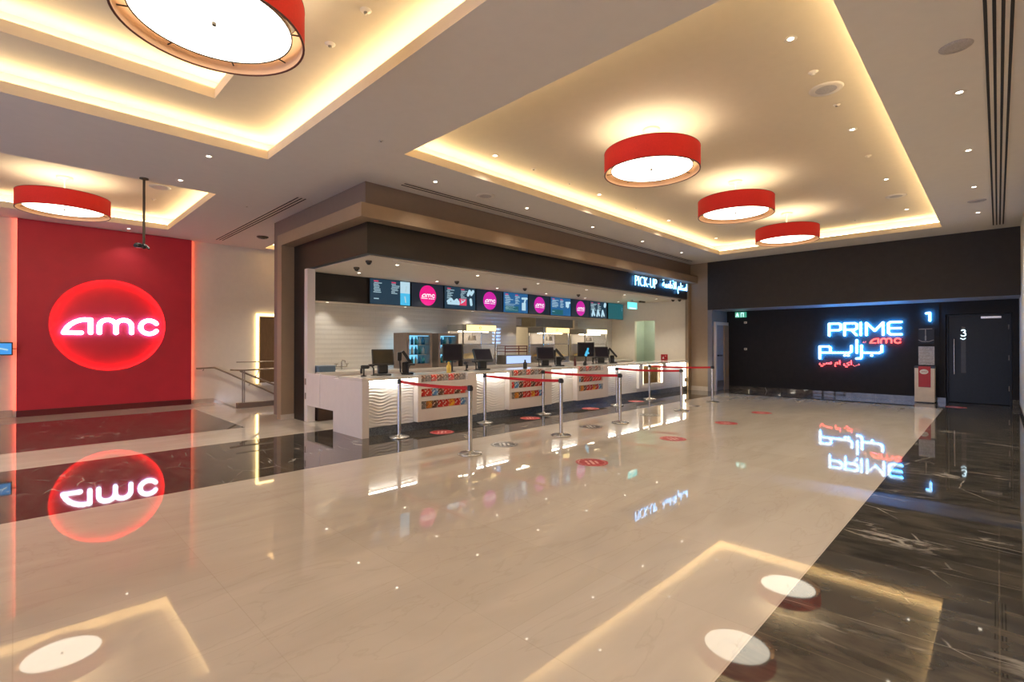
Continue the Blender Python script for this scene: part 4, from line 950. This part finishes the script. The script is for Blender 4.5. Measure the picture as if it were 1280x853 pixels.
# ------------------------------------------------------------------ fridges, popcorn cases, kitchen
BG = [mat('blue_bottle', (.03, .18, .35), .2), mat('teal_bottle', (.04, .30, .35), .2), mat('pale_bottle', (.5, .6, .62), .2)]
me_b = MB(); me_b.lathe([(0, 0), (.035, .001), (.035, .11), (.014, .15), (.014, .18), (0, .18)], n=10)
_bm = me_b.build('drink_bottle', BG[0]); BM = []
for mt in BG:
    x_ = _bm.data.copy(); x_.materials.clear(); x_.materials.append(mt); BM.append(x_)
bpy.data.objects.remove(_bm)
def fridge(x0, x1, which):
    wshort = 'by the tiled corner' if x0 < 6.5 else 'behind the pole monitor'
    wd = x1 - x0; t = thing('drinks_fridge', f'taupe glass-door drinks fridge with blue light, {which}', 'fridge', (x0, 9.32, .95), 0, 'glass-door drinks fridges')
    h = .80; d = .55
    m = MB(); m.box(0, .04, 0, .05, d, h); m.box(wd - .05, .04, 0, wd, d, h); m.box(.05, .04, 0, wd - .05, d, .08); m.box(.05, .04, h - .06, wd - .05, d, h); m.build('cabinet', FRIDGE, t)
    m = MB(); m.box(.05, d - .03, .08, wd - .05, d - .02, h - .06); m.box(.06, .06, h - .075, wd - .06, .10, h - .062); m.build('back_light', E_BLUEF, t)
    for z in (.30, .52):
        m = MB(); m.box(.05, .08, z, wd - .05, d - .04, z + .008); m.build('shelf', STEEL, t)
    m = MB(); m.box(0, 0, 0, .06, .035, h); m.box(wd - .06, 0, 0, wd, .035, h); m.box(.06, 0, 0, wd - .06, .035, .10); m.box(.06, 0, h - .055, wd - .06, .035, h); dr = m.build('door', FRIDGE, t)
    m = MB(); m.cyl((.035, -.02, .25), (.035, -.02, .6), .008, 8); m.build('door_handle', STEEL, dr)
    for s_, z in enumerate((.08, .308, .528)):
        n = 5
        for q in range(n):
            o = bpy.data.objects.new('drink_bottle', BM[(q + s_) % 3]); COL.objects.link(o); o.location = (x0 + .09 + (wd - .18) * (q + .5) / n, 9.32 + .16, .95 + z)
            tag(o, f'{["blue", "teal", "pale"][(q + s_) % 3]} bottle, {ORD[q]} across the {["bottom", "middle", "top"][s_]} shelf, fridge {wshort}', 'bottle', f'bottles in the fridge {which}')
fridge(6.12, 6.80, 'nearest the white tiled corner'); fridge(6.98, 7.58, 'partly hidden behind the pole monitor')

def popcase(label, loc, wd, h, d=.6, z_sign=.16, sign=E_YEL, group='lit popcorn cases'):
    t = thing('popcorn_case', label, 'popcorn machine', loc, 0, group)
    m = MB(); m.box(0, 0, 0, wd, d, h * .16); m.build('base', STEELD, t)
    for x in (0, wd - .03):
        for y in (0, d - .03):
            m = MB(); m.box(x, y, h * .16, x + .03, y + .03, h - z_sign); m.build('post', STEEL, t)
    m = MB(); m.box(-.01, -.0, h - z_sign, wd + .01, d, h); m.build('roof', HOODG, t)
    m = MB(); m.box(.12, -.02, h - z_sign + .01, wd - .02, -.002, h - .01); sgn = m.build('lit_header', sign, t)
    m = MB(); m.strokes([arc(wd / 2, h - z_sign / 2, .035, .03, 0, 300, 8)], .012, -.024, -.02); m.build('header_emblem', MATS['brown_wood_panel'], sgn)
    m = MB(); m.box(.03, d - .04, h * .16, wd - .03, d - .035, h - z_sign); m.build('back_panel', WHITE, t)
    m = MB(); m.box(.08, .2, h - z_sign - .02, wd - .08, .3, h - z_sign - .004); m.build('case_light', E_CASE, t)
    m = MB(); m.box(.02, .05, h * .52, wd - .02, d - .06, h * .535); m.build('shelf', STEEL, t)
    m = MB(); m.cyl((wd * .5, d * .5, h * .62), (wd * .5, d * .5, h * .74), .11, 18, .09); m.cyl((wd * .5, d * .5, h * .74), (wd * .5, d * .5, h - z_sign), .012, 8); m.build('kettle', STEELD, t)
    mb = MB(); nx = 16; ny = 8; vs = []
    rr = random.Random(int(loc[0] * 10))
    for j in range(ny + 1):
        for i in range(nx + 1):
            fx, fy = i / nx, j / ny; vs.append((.04 + (wd - .08) * fx, .04 + (d - .1) * fy, h * .16 + .01 + h * .13 * math.sin(PI * fx) ** .5 * math.sin(PI * fy) ** .5 + rr.uniform(0, .015)))
    mb.add(vs, [(j * (nx + 1) + i, j * (nx + 1) + i + 1, (j + 1) * (nx + 1) + i + 1, (j + 1) * (nx + 1) + i) for j in range(ny) for i in range(nx)])
    po_ = mb.build('popcorn', POPC, t); po_['kind'] = 'stuff'
    m = MB(); m.box(.03, .004, h * .16, wd - .03, .008, h - z_sign); m.build('glass_front', GLASS, t)
    return t
popcase('popcorn case with a yellow lit header beside the second fridge', (7.72, 9.32, .95), 1.12, 1.03)
popcase('popcorn case with a yellow lit header behind the middle tills', (10.72, 9.32, .95), 1.20, 1.03)
popcase('bright popcorn case with a pale lit header nearest the green corridor', (12.72, 9.32, .95), 1.24, 1.02, sign=emis('pale_header_glow', (1, .85, .5), 2.2))
popcase('popcorn case inside the kitchen seen through the wall opening', (10.95, 12.2, .90), 1.6, 1.22)
t = thing('kitchen_bench', 'low steel bench under the popcorn case inside the kitchen', 'bench', (10.7, 12.1, 0))
m = MB(); m.box(0, 0, .86, 4.2, .85, .90); m.build('top', STEEL, t)
for x in (.03, 4.1):
    for y in (.03, .76):
        m = MB(); m.box(x, y, 0, x + .06, y + .06, .86); m.build('leg', STEELD, t)
t = thing('extractor_hood', 'grey metal hood hanging behind the kitchen opening', 'hood', (11.6, 10.4, 2.05))
m = MB(); m.box(0, 0, 0, 1.9, .8, .34); m.build('canopy', HOODG, t); m = MB(); m.box(.6, .2, .34, 1.3, .7, .885); m.build('duct', HOODG, t)
t = thing('duct_box', 'square grey box high at the edge of the kitchen opening', 'box', (10.60, 10.40, 2.02))
m = MB(); m.bbox(0, 0, 0, .36, .36, .28, .01); m.build('casing', HOODG, t); m = MB(); m.box(.04, -.006, .04, .32, 0, .24); m.build('grille', GREYP, t)
# kitchen light fitting
t = thing('kitchen_light', 'bright ceiling light panel inside the kitchen', 'light', (12.2, 12.0, 2.94))
m = MB(); m.box(-.9, -.32, -.02, .9, .32, 0); m.build('frame', WHITEP, t); m = MB(); m.box(-.86, -.28, -.024, .86, .28, -.02); m.build('diffuser', emis('kitchen_panel_glow', (1, .84, .6), 18), t)
t = thing('corridor_light', 'round light on the ceiling of the pale green corridor', 'light', (16.3, 8.6, 2.80))
m = MB(); m.lathe([(.16, 0), (.16, -.03), (.13, -.04)], n=24); m.build('ring', WHITEP, t); m = MB(); m.disc((0, 0, -.036), .135, 24, down=True); m.build('diffuser', emis('corridor_glow', (.95, 1, .85), 85), t)
t = thing('ice_bin', 'pale blue fronted ice bin on the back counter below the wire rack', 'ice bin', (9.2, 9.30, .95))
m = MB(); m.box(0, .02, 0, .98, .5, .24); m.build('body', STEELD, t); m = MB(); m.box(.02, 0, .02, .96, .02, .22); m.build('blue_front', E_BLUEP, t)
t = thing('wire_rack', 'dark red wire rack standing on the ice bin', 'rack', (9.25, 9.40, 1.19))
for x in (0, .86):
    for y in (0, .32): 
        m = MB(); m.cyl((x, y, 0), (x, y, .26), .012, 8); m.build('post', mat('dark_red_metal', (.14, .03, .025), .4) if 'dark_red_metal' not in MATS else MATS['dark_red_metal'], t)
for z in (.10, .18, .25):
    m = MB()
    for y in (0, .08, .16, .24, .32): m.cyl((0, y, z), (.86, y, z), .008, 6)
    m.box(-.01, -.01, z - .02, .87, 0, z + .01)
    m.build('shelf', MATS['dark_red_metal'], t)
t = thing('cup_stand', 'blue-white cup stand beside the popcorn case and ice bin', 'cup stand', (9.02, 9.5, .95))
m = MB(); m.lathe([(0, 0), (.09, .003), (.09, .015), (.015, .02), (.015, .95)], n=16); m.build('pole', STEEL, t)
for k in range(5):
    m = MB(); m.lathe([(.10, 0), (.12, .05), (.10, .05)], (0, 0, .55 + k * .09), 16); m.build('cup_holder', E_BLUEP, t)

# ------------------------------------------------------------------ queue barriers
def stanchion(label, x, y):
    t = thing('stanchion_post', label, 'barrier post', (x, y, 0), 0, 'steel queue posts')
    m = MB(); m.lathe([(0, .001), (.165, .001), (.165, .012), (.15, .022), (.06, .032), (.035, .045), (.03, .05)], n=36); m.build('base', STEEL, t)
    m = MB(); m.cyl((0, 0, .03), (0, 0, .86), .031, 20); m.build('pole', STEEL, t)
    m = MB(); m.cyl((0, 0, .86), (0, 0, .925), .034, 20); m.cyl((0, 0, .925), (0, 0, .935), .03, 20); m.box(-.014, -.045, .868, .014, .045, .92); m.build('belt_head', BLACK, t)
    return t
LANES = [((4.34, 6.83), (4.36, 5.11)), ((6.27, 6.92), (6.28, 5.08)), ((7.93, 6.90), (8.07, 5.10)), ((10.31, 6.60), (10.47, 5.03)), ((12.10, 6.72), (12.60, 5.22))]
for i, (a, b) in enumerate(LANES):
    stanchion(f'steel queue post closest to the counter, {ORD[i]} from the white counter end', *a)
    stanchion(f'steel queue post on the hall side, {ORD[i]} from the white counter end', *b)
    va, vb = Vector((*a, 0)), Vector((*b, 0)); d = (vb - va).normalized(); p = va + d * .046; q = vb - d * .046; L = (q - p).length
    mb = MB(); n = 16; vs = []
    for k in range(n + 1):
        f = k / n; c = p + (q - p) * f; s = -.02 * 4 * f * (1 - f)
        for z in (.872, .918):
            for sd in (-.0015, .0015): vs.append((c.x + d.y * sd, c.y - d.x * sd, z + s))
    fs = []
    for k in range(n):
        o_ = k * 4
        for u, v in ((0, 1), (1, 3), (3, 2), (2, 0)): fs.append((o_ + u, o_ + v, o_ + 4 + v, o_ + 4 + u))
    fs += [(0, 2, 3, 1), (n * 4, n * 4 + 1, n * 4 + 3, n * 4 + 2)]
    mb.add(vs, fs); tag(mb.build('barrier_belt', BELT), f'red barrier belt stretched between the {ORD[i]} pair of steel posts from the counter end', 'barrier belt', 'red barrier belts')

# ------------------------------------------------------------------ floor stickers
def sticker(x, y, red, label, r=.205):
    t = thing('floor_sticker', label, 'floor sticker', (x, y, 0), 0.9, 'round floor stickers')
    m = MB(); m.lathe([(r, 0), (r, .0012), (0, .0012)], n=40, smooth=False); m.build('disc', STK_R if red else STK_K, t)
    m = MB(); z = .0014
    def ring(r0, r1): m.lathe([(r0, z), (r1, z)], n=40, smooth=False)
    ring(r * .80, r * .84)
    m.box(-.11, -.018, z, .10, .018, z + .0004); m.box(-.10, .045, z, -.02, .075, z + .0004); m.box(.0, .045, z, .08, .075, z + .0004); m.box(-.07, -.075, z, .06, -.045, z + .0004)
    for k in range(18):
        a = 2 * PI * k / 18; m.cyl((r * .91 * math.cos(a), r * .91 * math.sin(a), z - .0002), (r * .91 * math.cos(a), r * .91 * math.sin(a), z + .0003), .007, 6)
    m.build('printed_marks', STK_P if red else STK_W, t)
for i, x in enumerate((5.11, 7.32, 9.39, 11.4)): sticker(x, 6.72, True, f'round red floor sticker at the counter foot, {ORD[i]} from the white counter end')
for i, x in enumerate((5.14, 7.34, 9.42, 11.5)): sticker(x, 5.24, False, f'round black floor sticker in the queue lane, {ORD[i]} from the white counter end')
for i, x in enumerate((5.14, 7.32, 9.47, 11.42)): sticker(x, 3.66, True, f'round red floor sticker on open cream floor, {ORD[i]} from the camera')
sticker(15.65, .72, True, 'round red floor sticker on dark marble before the cinema door')
